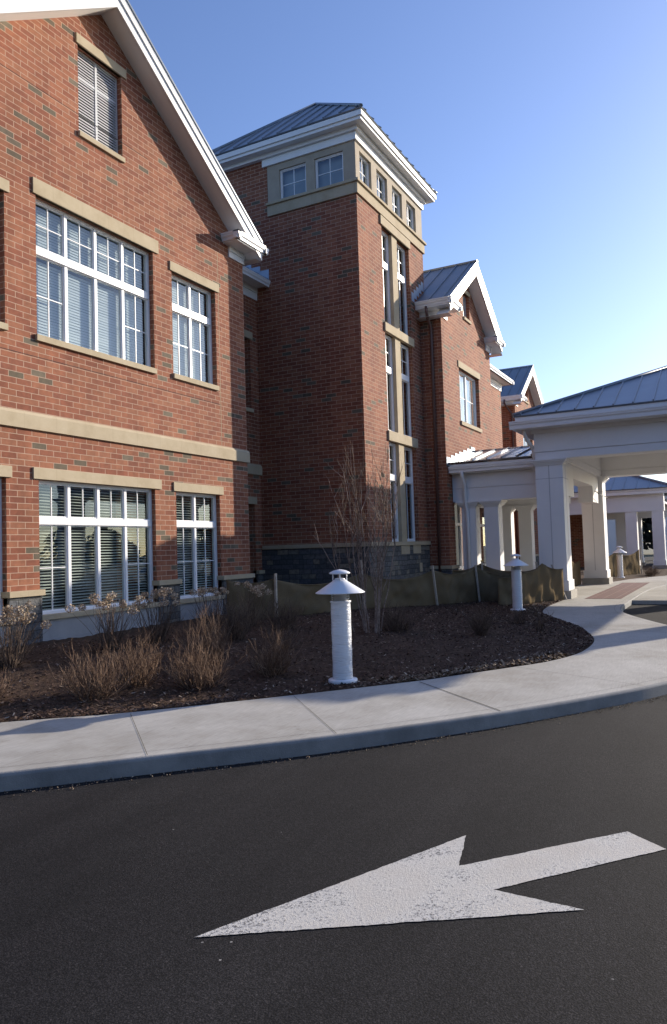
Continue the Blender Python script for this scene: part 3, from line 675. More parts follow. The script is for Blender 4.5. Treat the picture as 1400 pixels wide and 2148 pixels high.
# recess wall between wing and tower
rw_u = (14.75, 16.25, 5.16, 7.0); rw_l = (14.75, 16.28, .57, 2.68)
FR = Face('Y', 10.84); mb = MB(); wall(mb, FR, 14.02, 16.61, -.2, 8.7, [rw_u, rw_l], .22); part('wall', mb, 'brick', B)
wall_b = MB(); wall(wall_b, Face('Y', 20, -1), 5.45, 41, -.2, 8.3); part('wall', wall_b, 'brick', B)
# stone trim
def lintel(F, u0, u1, z0, z1, pr=.03, name='lintel'):
    m = MB(); F.box(m, u0, u1, -pr, .06, z0, z1); part(name, m, 'stone', B, .006)
lintel(FA, 8.17, 11.13, 7.235, 7.49); lintel(FA, 11.46, 13.07, 7.04, 7.225); lintel(FA, 6.1, 7.73, 7.04, 7.225)
lintel(FA, 8.12, 11.09, 2.685, 2.865); lintel(FA, 11.44, 13.06, 2.675, 2.85); lintel(FA, 6.1, 7.73, 2.675, 2.85)
lintel(FA, 9.12, 10.33, 10.265, 10.44)
lintel(FA, 8.2, 11.0, 4.87, 4.972, .05, 'sill'); lintel(FA, 11.5, 12.97, 4.89, 4.992, .05, 'sill'); lintel(FA, 6.1, 7.67, 4.89, 4.992, .05, 'sill')
lintel(FA, 9.15, 10.24, 8.63, 8.722, .05, 'sill')
for (a, b) in ((8.22, 10.96), (11.5, 12.98), (6.1, 7.66)): lintel(FA, a, b, .49, .572, .07, 'sill')
lintel(FR, 14.65, 16.36, 2.68, 2.86); lintel(FR, 14.65, 16.34, 7.0, 7.19); lintel(FR, 14.7, 16.29, 5.06, 5.162, .05, 'sill')
def band(m, F, u0, u1, z0, z1, pr):
    # chamfered belt course
    n = F.P(0, -1, 0); o = F.P(0, 0, 0); dv = Vector(n) - Vector(o)
    pf = [dv * 0, dv * pr, dv * pr + Vector((0, 0, (z1 - z0) - .05)), dv * .012 + Vector((0, 0, z1 - z0)), Vector((0, 0, z1 - z0))]
    m.prism(pf, F.P(u0, 0, z0), F.P(u1, 0, z0))
m = MB(); band(m, FA, 5.40, 14.06, 3.45, 3.72, .045); part('belt_course', m, 'stone', B)
m = MB(); band(m, FR, 14.02, 16.61, 3.45, 3.72, .045); part('belt_course', m, 'stone', B)
# pier bases, caps and panels under the lower windows
for (F, a, b) in ((FA, 5.42, 6.20), (FA, 7.64, 8.24), (FA, 10.93, 11.53), (FA, 12.95, 14.05), (FR, 14.06, 14.75), (FR, 16.28, 16.55)):
    m = MB(); F.box(m, a, b, -.05, .08, -.2, .88); part('stone_base', m, 'ledge', B)
    m = MB(); F.box(m, a - (.03 if F is FA else 0), b + (.03 if F is FA else 0), -.09, .1, .88, .972); part('stone_cap', m, 'stone', B, .006)
for (a, b) in ((8.24, 10.93), (11.53, 12.95), (6.2, 7.64)):
    m = MB(); FA.box(m, a, b, -.025, .05, -.2, .49); FA.box(m, a, b, -.045, -.025, -.2, .20); part('base_panel', m, 'panel', B)
boxes('drip_edge', 'dark', B, [(FA, 5.45, 13.05, -.003, .01, 4.612, 4.620), (FA, 7.3, 10.9, -.003, .01, 9.012, 9.018)])
boxes('control_joint', 'stone', B, [(FA, 13.062, 13.074, -.002, .01, 7.24, 7.94), (FA, 13.062, 13.074, -.002, .01, 3.74, 7.03)])
# windows of the wing
V1 = [(1, 1)] * 4
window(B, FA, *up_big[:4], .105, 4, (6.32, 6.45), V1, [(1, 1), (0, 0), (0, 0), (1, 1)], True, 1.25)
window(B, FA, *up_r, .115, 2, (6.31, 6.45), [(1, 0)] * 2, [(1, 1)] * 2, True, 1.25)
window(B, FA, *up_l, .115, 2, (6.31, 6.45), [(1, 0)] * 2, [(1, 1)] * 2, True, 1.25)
window(B, FA, *lo_big, .09, 4, (1.985, 2.10), [(1, 0)] * 4, [(1, 1), (0, 0), (0, 0), (1, 1)], True, .32)
window(B, FA, *lo_r, .10, 2, (1.985, 2.10), [(1, 0)] * 2, [(1, 1)] * 2, True, .32)
window(B, FA, *lo_l, .10, 2, (1.985, 2.10), [(1, 0)] * 2, [(1, 1)] * 2, True, .32)
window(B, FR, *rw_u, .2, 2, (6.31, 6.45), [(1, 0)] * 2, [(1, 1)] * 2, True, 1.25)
window(B, FR, *rw_l, .2, 2, (1.985, 2.10), [(1, 0)] * 2, [(1, 1)] * 2, True, .32)
louver(B, FA, *lv, .11)
# wing roof
gable_roof(B, GC, 14.02 - GC, 9.5, 16, 11.14)
cornice_return(B, FA, 13.20, 14.43, 8.40); cornice_return(B, FA, 6.27, 5.04, 8.40)
boxes('frieze_board', 'white', B, [(FA, 13.47, 14.06, -.03, .05, 7.97, 8.10), (FA, 13.47, 14.06, -.045, .05, 8.105, 8.215), (FA, 5.41, 6.0, -.03, .05, 7.97, 8.215), (None, 14.02, 14.05, 9.555, 10.8, 7.97, 8.22), (FR, 14.06, 16.61, -.03, .05, 8.11, 8.30), (FR, 14.06, 16.61, -.045, .05, 8.305, 8.45)])
g = MB(); gutter(g, (14.30, 9.05, 8.40), (14.30, 10.4, 8.40), (1, 0, 0)); gutter(g, (14.5, 10.5, 8.56), (16.60, 10.5, 8.56), (0, -1, 0)); part('gutter', g, 'gutter', B)
m = MB(); m.poly([(14.02, 10.42, 8.44), (16.6, 10.42, 8.44), (16.6, 10.84, 8.44), (14.02, 10.84, 8.44)]); m.poly([(14.02, 9.52, 8.22), (14.36, 9.52, 8.22), (14.36, 10.84, 8.22), (14.02, 10.84, 8.22)]); part('soffit', m, 'white', B, fix=False)
# main roof behind wing, tower and bays
rf = MB(); roof_slope(rf, (14.1, 10.45, 8.56), (16.62, 10.45, 8.56), (16.62, 15.2, 11.3), (14.1, 15.2, 11.3))
roof_slope(rf, (21.1, 10.0, 8.6), (41, 10.0, 8.6), (41, 15.2, 11.3), (21.1, 15.2, 11.3)); roof_slope(rf, (41, 20.4, 8.5), (5.4, 20.4, 8.5), (5.4, 15.2, 11.3), (41, 15.2, 11.3)); part('roof', rf, 'roof', B)
# stepped flashing on the tower where the recess roof meets it
def steps(name_parent, F, pts, w, h, pr, mat='flash'):
    m = MB()
    for (u, z) in pts: F.box(m, min(u, u + w), max(u, u + w), -pr, -.002, z, z + h)
    return part('flashing', m, mat, name_parent)
FTW = Face('X', 16.61); FT = Face('Y', 7.796)
steps(B, FTW, [(10.42, 8.56), (10.69, 8.7), (10.97, 8.88), (11.25, 9.08), (11.53, 9.25)], .278, .32, .012)

# ---- tower
tw = [(18.09, 20.01, 1.60, 4.256), (18.09, 20.01, 4.52, 7.165), (18.09, 20.01, 7.40, 10.02)]
mb = MB()
wall(mb, FT, 16.61, 21.17, -.2, 10.28, [(18.09, 20.01, 1.60, 10.02)], .12)
wall(mb, FTW, 7.796, 10.39, -.2, 10.28); wall(mb, FTW, 10.39, 12.5, -.2, 11.95)
wall(mb, Face('X', 21.17, -1), 7.796, 12.5, -.2, 10.28); wall(mb, Face('Y', 12.5, -1), 16.61, 21.17, 8, 11.95)
part('tower_wall', mb, 'brick', B)
topF = [(16.85, 17.55, 10.64, 11.48), (17.89, 18.59, 10.64, 11.48), (18.93, 19.63, 10.64, 11.48), (19.97, 20.67, 10.64, 11.48)]
topW = [(8.14, 8.96, 10.64, 11.47), (9.22, 10.02, 10.64, 11.47)]
mb = MB(); wall(mb, FT, 16.61, 21.17, 10.28, 11.95, topF, .12); wall(mb, FTW, 7.796, 10.40, 10.28, 11.95, topW, .12); wall(mb, Face('X', 21.17, -1), 7.796, 12.5, 10.28, 11.95)
part('stone_surround', mb, 'taupe', B)
m = MB(); FT.box(m, 16.56, 21.22, -.05, 0.02, 10.28, 10.56); FT.box(m, 16.50, 21.28, -.1, 0.02, 10.56, 10.63)
FTW.box(m, 7.82, 10.39, -.05, .02, 10.28, 10.56); FTW.box(m, 7.82, 10.41, -.1, .02, 10.56, 10.63); part('sill', m, 'stone', B, .005)
for o in topF: window(B, FT, *o, .07, 1, None, None, [(1, 1)], False, fw=.03, room='shade_grey', roomd=.16)
for o in topW: window(B, FTW, *o, .05, 1, None, None, [(1, 1)], False, fw=.03, room='shade_grey', roomd=.16)
lintel(FT, 17.97, 20.05, 10.02, 10.262, .045); lintel(FT, 18.03, 20.08, 7.165, 7.40, .05, 'stone_spandrel'); lintel(FT, 18.03, 20.08, 4.256, 4.52, .05, 'stone_spandrel')
boxes('stone_mullion', 'stone', B, [(FT, 18.80, 19.17, .015, .22, z0, z1) for (a, b, z0, z1) in tw], .004)
for (a, b, z0, z1) in tw:
    for (p, q) in ((18.09, 18.80), (19.17, 20.01)):
        window(B, FT, p, q, z0, z1, .115, 1, (z1 - 1.02, z1 - .86), [(1, 1)], [(1, 0)], False, fw=.06)
# tower base
m = MB(); FT.box(m, 16.57, 20.70, -.05, .1, -.2, 1.50); FTW.box(m, 7.85, 10.86, -.05, .1, -.2, 1.50); part('stone_base', m, 'ledge', B)
m = MB(); FT.box(m, 16.52, 20.71, -.09, .05, 1.50, 1.602); FTW.box(m, 7.85, 10.8, -.09, .05, 1.50, 1.602); part('stone_cap', m, 'stone', B, .006)
boxes('stone_block', 'stone', B, [(FT, 18.55, 19.15, -.06, -.04, 1.27, 1.495), (FT, 19.4, 19.98, -.06, -.04, 1.27, 1.495), (FT, 19.85, 20.05, -.06, -.04, .75, 1.0)])
# tower cornice
m = MB()
FT.box(m, 16.56, 21.22, -.05, .02, 11.645, 11.84); FTW.box(m, 7.82, 10.52, -.05, .02, 11.645, 11.84)
FT.box(m, 16.49, 21.29, -.12, .02, 11.842, 11.97); FTW.box(m, 7.82, 12.5, -.12, .02, 11.842, 11.97)
m.box(16.30, 21.49, 7.48, 12.68, 11.95, 11.985)
m.box(16.29, 21.50, 7.47, 7.50, 11.94, 12.13); m.box(16.29, 16.32, 7.50, 12.69, 11.94, 12.13); m.box(21.47, 21.50, 7.50, 12.69, 11.94, 12.13)
m.box(16.25, 21.54, 7.43, 7.469, 12.02, 12.15); m.box(16.25, 16.289, 7.47, 12.69, 12.02, 12.15); m.box(21.501, 21.54, 7.47, 12.69, 12.02, 12.15)
part('cornice', m, 'white', B)
rf = MB(); ap = (18.895, 10.08, 14.40); e = [(16.24, 7.42, 12.16), (21.55, 7.42, 12.16), (21.55, 12.73, 12.16), (16.24, 12.73, 12.16)]
for i in range(4): roof_slope(rf, e[i], e[(i + 1) % 4], ap, ap, start=.22)
for c in e: rf.tube([Vector(c) + Vector((0, 0, .06)), Vector(ap) + Vector((0, 0, .06))], .05, 6)
part('tower_roof', rf, 'roof', B)

# ---- gabled bays (near one and a farther one)
def bay(c, half, yf, yw, win, door):
    F = Face('Y', yf); z0 = 10.07; x0, x1 = c - half, c + half; zs = lambda x: z0 - .685 * abs(x - c)
    ops = [(win[0], win[1], 5.27, 6.94), (c - .33, c + .33, 8.70, 9.52)] + ([door] if door else [])
    mb = MB(); wall(mb, F, x0, x1, -.2, lambda x: zs(x) + .1, ops, .16, c)
    wall(mb, Face('X', x0), yf, yw, -.2, 8.45); wall(mb, Face('X', x1, -1), yf, yw, -.2, 8.45); part('wall', mb, 'brick', B)
    lintel(F, win[0] - .10, win[1] + .10, 6.94, 7.14); lintel(F, win[0] - .03, win[1] + .04, 5.15, 5.272, .05, 'sill')
    lintel(F, c - .42, c + .42, 9.52, 9.66); lintel(F, c - .36, c + .36, 8.61, 8.702, .05, 'sill')
    window(B, F, win[0], win[1], 5.27, 6.94, .12, 2, None, None, [(1, 1)] * 2, False, curtain=True)
    louver(B, F, c - .33, c + .33, 8.70, 9.52, .11)
    gable_roof(B, c, half, yf, yf + 7, z0, eave=.38, rend=.24)
    cornice_return(B, F, x1 - .64, x1 + .40, 8.55); cornice_return(B, F, x0 - .40, x0 + .64, 8.55)
    for (a, b) in ((x0 - .03, x0 + .5), (x1 - .5, x1 + .03)): boxes('frieze_board', 'white', B, [(F, a, b, -.03, .05, 8.14, 8.24), (F, a, b, -.05, .05, 8.243, 8.36)])
    boxes('frieze_board', 'white', B, [(None, x0 - .03, x0 + .02, yf + .051, yw, 8.14, 8.24), (None, x0 - .05, x0 + .02, yf + .051, yw, 8.243, 8.36)])
    g = MB(); gutter(g, (x0 - .30, yf - .40, 8.55), (x0 - .30, yw - .01, 8.55), (-1, 0, 0)); part('gutter', g, 'gutter', B)
    m = MB(); m.box(x0 - .36, x0 - .002, yf + .003, yw, 8.345, 8.40); m.box(x0 - .36, x0 + .55, yf - .40, yf - .002, 8.35, 8.405); part('soffit', m, 'white', B)
    boxes('stone_base', 'ledge', B, ([(F, x0 - .05, x1 + .05, -.05, .05, -.2, .79)] if not door else [(F, x0 - .05, door[0], -.05, .05, -.2, .79), (F, door[1], x1 + .05, -.05, .05, -.2, .79)]) + [(None, x0 - .05, x0 + .05, yf + .051, yw, -.2, .79)])
    m = MB(); F.box(m, x0 - .09, (door[0] if door else x1), -.09, .05, .79, .885); m.box(x0 - .09, x0 + .05, yf + .051, yw, .79, .885); part('stone_cap', m, 'stone', B, .005)
bay(23.235, 2.515, 7.15, 7.79, (22.22, 24.30), (21.3, 25.1, -.1, 2.75))
bay(38.6, 2.45, 8.9, 10.9, (37.6, 39.6), None)
# entrance doors under the walkway, seen between its columns
FB = Face('Y', 7.15)
m = MB(); gl = MB(); hd = MB()
for u in (21.3, 21.96, 22.9, 23.84, 25.02): FB.box(m, u, u + .08, .06, .14, -.1, 2.75)
for z in (-.1, .75, 2.05, 2.67): FB.box(m, 21.38, 25.02, .07, .13, z, z + .08)
gl.poly([FB.P(21.3, .1, -.1), FB.P(25.1, .1, -.1), FB.P(25.1, .1, 2.75), FB.P(21.3, .1, 2.75)])
dr = part('entrance_door', m, 'vinyl', B); part('pane', gl, 'glass', dr, fix=False)
FB.box(hd, 22.84, 22.87, .02, .06, .85, 1.15); part('handle', hd, 'flash', dr)
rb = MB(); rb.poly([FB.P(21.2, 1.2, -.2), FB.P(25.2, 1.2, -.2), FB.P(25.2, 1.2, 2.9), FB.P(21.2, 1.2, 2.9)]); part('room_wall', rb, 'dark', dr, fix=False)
lintel(FB, 21.2, 25.2, 2.75, 2.95)
# tower flashing beside the bay roof
steps(B, FT, [(20.1, 8.55), (20.3, 8.68), (20.5, 8.82), (20.7, 8.96), (20.9, 9.09)], .2, .26, .012)
# downspout on the bay's side wall
def downspout(parent, pts, mat='pipe', r=.045):
    m = MB(); m.tube(pts, r, 8)
    z = pts[-1][2]
    return part('downspout', m, mat, parent)
downspout(B, [(20.38, 7.46, 8.40), (20.38, 7.46, 8.25), (20.45, 7.45, 8.05), (20.655, 7.44, 7.83), (20.66, 7.44, 7.6), (20.66, 7.44, .1)])
# setback wall between the two bays, and its eave
FD = Face('Y', 8.5); mb = MB(); wall(mb, FD, 25.75, 32.1, -.2, 8.5); wall(mb, Face('X', 32.1, -1), 8.5, 11, -.2, 8.5); wall(mb, Face('Y', 10.6), 32.1, 36.2, -.2, 8.6); part('wall', mb, 'brick', B)
boxes('frieze_board', 'white', B, [(FD, 25.75, 32.13, -.03, .03, 8.06, 8.2), (FD, 25.75, 32.15, -.05, .03, 8.203, 8.36), (None, 32.1, 32.15, 8.53, 10.6, 8.06, 8.36), (None, 32.16, 36.15, 10.55, 10.6, 8.06, 8.36)])
m = MB(); m.poly([(25.75, 8.05, 8.37), (32.5, 8.05, 8.37), (32.5, 10.9, 8.37), (25.75, 10.9, 8.37)]); m.poly([(32.1, 10.1, 8.37), (36.2, 10.1, 8.37), (36.2, 10.7, 8.37), (32.1, 10.7, 8.37)]); part('soffit', m, 'white', B, fix=False)
g = MB(); gutter(g, (25.8, 8.13, 8.53), (32.6, 8.13, 8.53), (0, -1, 0)); gutter(g, (32.47, 8.0, 8.53), (32.47, 10.2, 8.53), (1, 0, 0)); gutter(g, (32.6, 10.2, 8.53), (35.6, 10.2, 8.53), (0, -1, 0)); part('gutter', g, 'gutter', B)
rf = MB(); roof_slope(rf, (25.7, 8.1, 8.53), (32.5, 8.1, 8.53), (32.5, 10.4, 8.75), (25.7, 10.4, 8.75)); part('roof', rf, 'roof', B)
downspout(B, [(35.75, 9.3, 8.40), (35.75, 9.3, 8.2), (35.9, 9.2, 8.0), (36.09, 9.05, 7.7), (36.1, 9.05, .1)])

mb = MB(); wall(mb, Face('Y', 8.9), 41.05, 46, -.2, 8.3); wall(mb, Face('X', 46), 7.5, 8.9, -.2, 3.4); wall(mb, Face('Y', 7.5), 46, 52, -.2, 3.4); wall(mb, Face('Y', 10, -1), 46, 52, -.2, 3.4); part('wall', mb, 'brick', B)

# ------------------------------------------------------------------ ENTRANCE CANOPY (porte-cochere)
def column(parent, x0, y0, w, z0, z1, base_h=.2, plinth=.28, cap=True, seam=True):
    x1, y1 = x0 + w, y0 + w
    m = MB(); s = .045
    m.box(x0, x1, y0, y1, z0 + base_h, z1)
    m.box(x0 - .035, x1 + .035, y0 - .035, y1 + .035, z0 + base_h, z0 + base_h + plinth)
    if seam:
        for (a, b) in ((x0 - .004, y0 + w / 2),): pass
    o = part('column', m, 'offwhite', parent, .006)
    m = MB(); m.box(x0 - .09, x1 + .09, y0 - .09, y1 + .09, z0 - .1, z0 + base_h); part('column_base', m, 'greystone', o, .008)
    if cap:
        m = MB()
        for (e, za, zb) in ((.03, z1 - .16, z1 - .12), (.06, z1 - .12, z1 - .08), (.10, z1 - .08, z1 - .04), (.13, z1 - .04, z1)): m.box(x0 - e, x1 + e, y0 - e, y1 + e, za, zb)
        part('capital', m, 'offwhite', o)
    if seam:
        m = MB(); t = .002; q = .012
        zc = z1 - .52
        m.box(x0 - t, x0 - .0005, y0 + w / 2 - q, y0 + w / 2 + q, z0 + base_h + plinth, z1 - .17); m.box(x0 - t, x1 + t, y0 - t, y0 - .0005, zc - q * .6, zc + q * .6); m.box(x0 - t, x0 - .0005, y0, y1, zc - q * .6, zc + q * .6)
        m.box(x0 + w / 2 - q, x0 + w / 2 + q, y0 - t - .001, y0 - .0015, z0 + base_h + plinth, z1 - .17)
        part('panel_seam', m, SEAM, o)
    return o
SEAM = noisy('seam_shadow_gap', (.44, .44, .45), (.50, .50, .51), 4, .8, 2)
C = thing('entrance_canopy', 'large white drive-through entrance canopy on square columns with blue hipped metal roof', 'canopy', (24.4, .57, 0))
x0, x1, y0, y1 = 20.53, 28.25, -3.44, 4.58; CW = .72
for cx in (x0, x1 - CW):
    for cy in (y1 - CW, y0): column(C, cx, cy, CW, WZ, 3.69, .21, .27)
m = MB()     # perimeter beam
def ring(m, a0, a1, b0, b1, t, z0, z1):
    m.box(a0, a0 + t, b0, b1, z0, z1); m.box(a1 - t, a1, b0, b1, z0, z1); m.box(a0 + t, a1 - t, b0, b0 + t, z0, z1); m.box(a0 + t, a1 - t, b1 - t, b1, z0, z1)
ring(m, x0 + .01, x1 - .01, y0 + .01, y1 - .01, CW - .02, 3.692, 3.884); ring(m, x0 + .04, x1 - .04, y0 + .04, y1 - .04, CW - .08, 3.884, 3.900); ring(m, x0 + .0, x1 - .0, y0 + .0, y1 - .0, CW - .02, 3.900, 4.47)
ring(m, x0 - .06, x1 + .06, y0 - .06, y1 + .06, .2, 4.40, 4.50)
part('beam', m, 'offwhite', C)
m = MB(); m.box(x0 + .5, x1 - .5, y0 + .5, y1 - .5, 4.36, 4.40); part('ceiling', m, 'offwhite', C)
m = MB(); ring(m, x0 - .44, x1 + .44, y0 - .44, y1 + .44, .55, 4.50, 4.56); part('soffit', m, 'offwhite', C)
gx0, gx1, gy0, gy1 = x0 - .40, x1 + .40, y0 - .40, y1 + .40
g = MB()
for (a, b, o) in (((gx0, gy0 - .13, 4.72), (gx0, gy1 + .13, 4.72), (-1, 0, 0)), ((gx1, gy0 - .13, 4.72), (gx1, gy1 + .13, 4.72), (1, 0, 0)), ((gx0, gy0, 4.72), (gx1, gy0, 4.72), (0, -1, 0)), ((gx0, gy1, 4.72), (gx1, gy1, 4.72), (0, 1, 0))): gutter(g, a, b, o, .21)
part('gutter', g, 'gutter', C)
m = MB(); ring(m, gx0 + .01, gx1 - .01, gy0 + .01, gy1 - .01, .1, 4.56, 4.84); part('fascia', m, 'white', C)
rf = MB(); rx0, rx1, ry0, ry1 = gx0 - .03, gx1 + .03, gy0 - .03, gy1 + .03; EZ = 4.845
hw = (rx1 - rx0) / 2; hy = (ry1 - ry0) / 2; xm = (rx0 + rx1) / 2; ym = (ry0 + ry1) / 2; hh = .42 * min(hw, hy)
d = hy - hw
ra, rb_ = (Vector((xm, ym - d, EZ + hh)), Vector((xm, ym + d, EZ + hh))) if d > 0 else (Vector((xm, ym, EZ + hh)), Vector((xm, ym, EZ + hh)))
E4 = [Vector((rx0, ry0, EZ)), Vector((rx1, ry0, EZ)), Vector((rx1, ry1, EZ)), Vector((rx0, ry1, EZ))]
roof_slope(rf, E4[0], E4[1], ra, ra, rib=.47); roof_slope(rf, E4[2], E4[3], rb_, rb_, rib=.47); roof_slope(rf, E4[3], E4[0], ra, rb_, rib=.47); roof_slope(rf, E4[1], E4[2], rb_, ra, rib=.47)
for (c, t) in ((E4[0], ra), (E4[1], ra), (E4[2], rb_), (E4[3], rb_)): rf.tube([c + Vector((0, 0, .06)), t + Vector((0, 0, .06))], .06, 6)
part('roof', rf, 'roof', C)
# haunched side panel between the two building-side columns
m = MB(); ya, yb = 3.98, 4.46
m.box(x0 + CW, x1 - CW, ya, yb, 3.30, 3.69)
for (a, b) in ((x0 + CW, 22.75), (26.2, x1 - CW)): m.box(a, b, ya + .002, yb - .002, 2.76, 3.302)
part('side_panel', m, 'offwhite', C, .005)
m = MB(); m.tube([(26.15, 3.9, 3.12), (26.6, 3.8, 3.0), (27.2, 3.74, 2.98), (27.6, 3.72, 2.93)], .014, 6); part('cable', m, 'rubber', C)
m = MB(); m.tube([(20.3, 4.78, 4.5), (20.3, 4.78, 4.42), (20.4, 4.74, 4.25), (20.62, 4.66, 4.08), (20.72, 4.64, 3.95), (20.74, 4.64, 3.4)], .05, 8); part('downspout', m, 'gutter', C)

# ------------------------------------------------------------------ COVERED WALKWAY from the door to the canopy
K = thing('covered_walkway', 'low white covered walkway with metal roof linking brick bay and entrance canopy', 'walkway roof', (23.3, 5.9, 0))
for cy in (6.49, 5.82):
    column(K, 21.2, cy, .42, WZ, 2.715, .18, .24, True, False); column(K, 25.15, cy, .42, WZ, 2.715, .18, .24, True, False)
m = MB()
for (a, b) in ((21.14, 21.66), (25.1, 25.62)):
    m.box(a, b, 4.60, 7.13, 2.717, 3.094); m.box(a + .03, b - .03, 4.6, 7.13, 3.094, 3.108); m.box(a - .0, b + .0, 4.6, 7.13, 3.108, 3.52)
m.box(21.66, 25.1, 4.7, 7.1, 3.0, 3.04)
part('beam', m, 'offwhite', K)
boxes('fascia', 'white', K, [(None, 20.93, 21.3, 4.6, 7.13, 3.523, 3.545), (None, 25.45, 25.85, 4.6, 7.13, 3.523, 3.545), (None, 20.93, 20.96, 4.6, 7.13, 3.55, 3.80)])
g = MB(); gutter(g, (20.93, 4.60, 3.73), (20.93, 7.13, 3.73), (-1, 0, 0), .18); part('gutter', g, 'gutter', K); g = MB(); gutter(g, (25.85, 4.60, 3.73), (25.85, 7.13, 3.73), (1, 0, 0), .18); part('gutter', g, 'gutter', K)
rf = MB(); roof_slope(rf, (20.86, 7.14, 3.83), (20.86, 4.59, 3.83), (23.38, 4.59, 4.40), (23.38, 7.14, 4.40), rib=.42, start=.3, ribh=.045); roof_slope(rf, (25.9, 4.59, 3.83), (25.9, 7.14, 3.83), (23.38, 7.14, 4.40), (23.38, 4.59, 4.40), rib=.42)
rf.box(23.30, 23.46, 4.59, 7.14, 4.40, 4.46)
WR = noisy('walkway_metal_roof', (.30, .32, .35), (.38, .40, .43), 2., .27, 6, metallic=.75)
part('roof', rf, WR, K)
m = MB()
for i in range(7): u = 20.74 + .40 * i; zb = 3.80 + .226 * (u - 20.86); FB.box(m, u, u + .40, -.012, -.002, zb, zb + .25)
part('flashing', m, 'flash', K)
m = MB(); m.tube([(20.86, 6.75, 3.58), (20.9, 6.75, 3.4), (21.05, 6.74, 3.2), (21.07, 6.74, 2.78), (21.12, 6.74, 2.6), (21.14, 6.72, 2.4), (21.14, 6.72, 0)], .05, 8); part('downspout', m, 'gutter', K)

# ------------------------------------------------------------------ FAR CANOPY
FC = thing('far_canopy', 'distant pale canopy with blue hipped roof and row of square columns', 'canopy', (46, 4, 0))
fx = 41.5
for cy in (4.22, 2.95, 8.6): column(FC, fx, cy, .55, WZ, 2.9, .18, .25, False, False)
for cy in (5.35, 4.55, 3.3, 8.6): column(FC, fx + 5.5, cy, .6, WZ, 2.9, .18, .25, False, False)
m = MB(); m.box(fx - .05, fx + .6, 2.9, 9.8, 2.9, 3.15); m.box(fx - .04, fx + .6, 2.9, 9.8, 3.15, 3.16); m.box(fx - .05, fx + .6, 2.9, 9.8, 3.16, 3.80)
m.box(fx + 5.4, fx + 6.2, 2.9, 9.8, 2.72, 3.75); m.box(fx + .6, fx + 5.4, 2.9, 9.8, 3.3, 3.4); part('beam', m, 'offwhite', FC)
g = MB(); gutter(g, (fx - .3, 2.4, 4.02), (fx - .3, 10.3, 4.02), (-1, 0, 0), .25); part('gutter', g, 'gutter', FC)
rf = MB(); a = [Vector((fx - .5, 2.35, 4.03)), Vector((fx + 7.5, 2.35, 4.03)), Vector((fx + 7.5, 10.35, 4.03)), Vector((fx - .5, 10.35, 4.03))]; t = Vector((fx + 3.5, 6.35, 5.6))
for i in range(4): roof_slope(rf, a[i], a[(i + 1) % 4], t, t, rib=.6)
for c in a: rf.tube([c + Vector((0, 0, .06)), t + Vector((0, 0, .06))], .07, 6)
part('roof', rf, 'roof', FC)
# farther pavilion behind it
FP = thing('far_pavilion', 'pale grey pavilion wing with a dark window, behind the far canopy', 'building', (60, 8, 0))
m = MB(); Fp = Face('X', 56); wall(m, Fp, 6.6, 14, -.2, 3.9, [(8.45, 9.05, 1.9, 3.2)], .15); wall(m, Face('Y', 6.6), 56, 66, -.2, 3.9); part('wall', m, 'offwhite', FP)
window(FP, Fp, 8.45, 9.05, 1.9, 3.2, .08, 1, None, None, [(0, 0)], False)
rf = MB(); a = [Vector((55.4, 6.2, 3.9)), Vector((66, 6.2, 3.9)), Vector((66, 14.4, 3.9)), Vector((55.4, 14.4, 3.9))]; t = Vector((60.7, 10.3, 5.0))
for i in range(4): roof_slope(rf, a[i], a[(i + 1) % 4], t, t, rib=.7)
part('roof', rf, 'roof', FP)
FQ = thing('far_drive_canopy', 'farthest blue hipped canopy roof on pale posts at the right edge', 'canopy', (60, -1, 0))
for cx in (55.6, 64.8):
    for cy in (3.6, -6.2): column(FQ, cx, cy, .8, -.1, 3.9, .2, .3, False, False)
m = MB(); m.box(55.6, 56.3, -6.2, 4.4, 3.9, 4.6); m.box(64.9, 65.6, -6.2, 4.4, 3.9, 4.6); m.box(56.3, 64.9, 3.7, 4.4, 3.9, 4.6); m.box(56.3, 64.9, -6.2, -5.5, 3.9, 4.6); part('beam', m, 'offwhite', FQ)
rf = MB(); a = [Vector((55, -6.8, 4.7)), Vector((66.2, -6.8, 4.7)), Vector((66.2, 5.0, 4.7)), Vector((55, 5.0, 4.7))]; t = Vector((60.6, -.9, 7.1))
for i in range(4): roof_slope(rf, a[i], a[(i + 1) % 4], t, t, rib=.7)
part('roof', rf, 'roof', FQ)

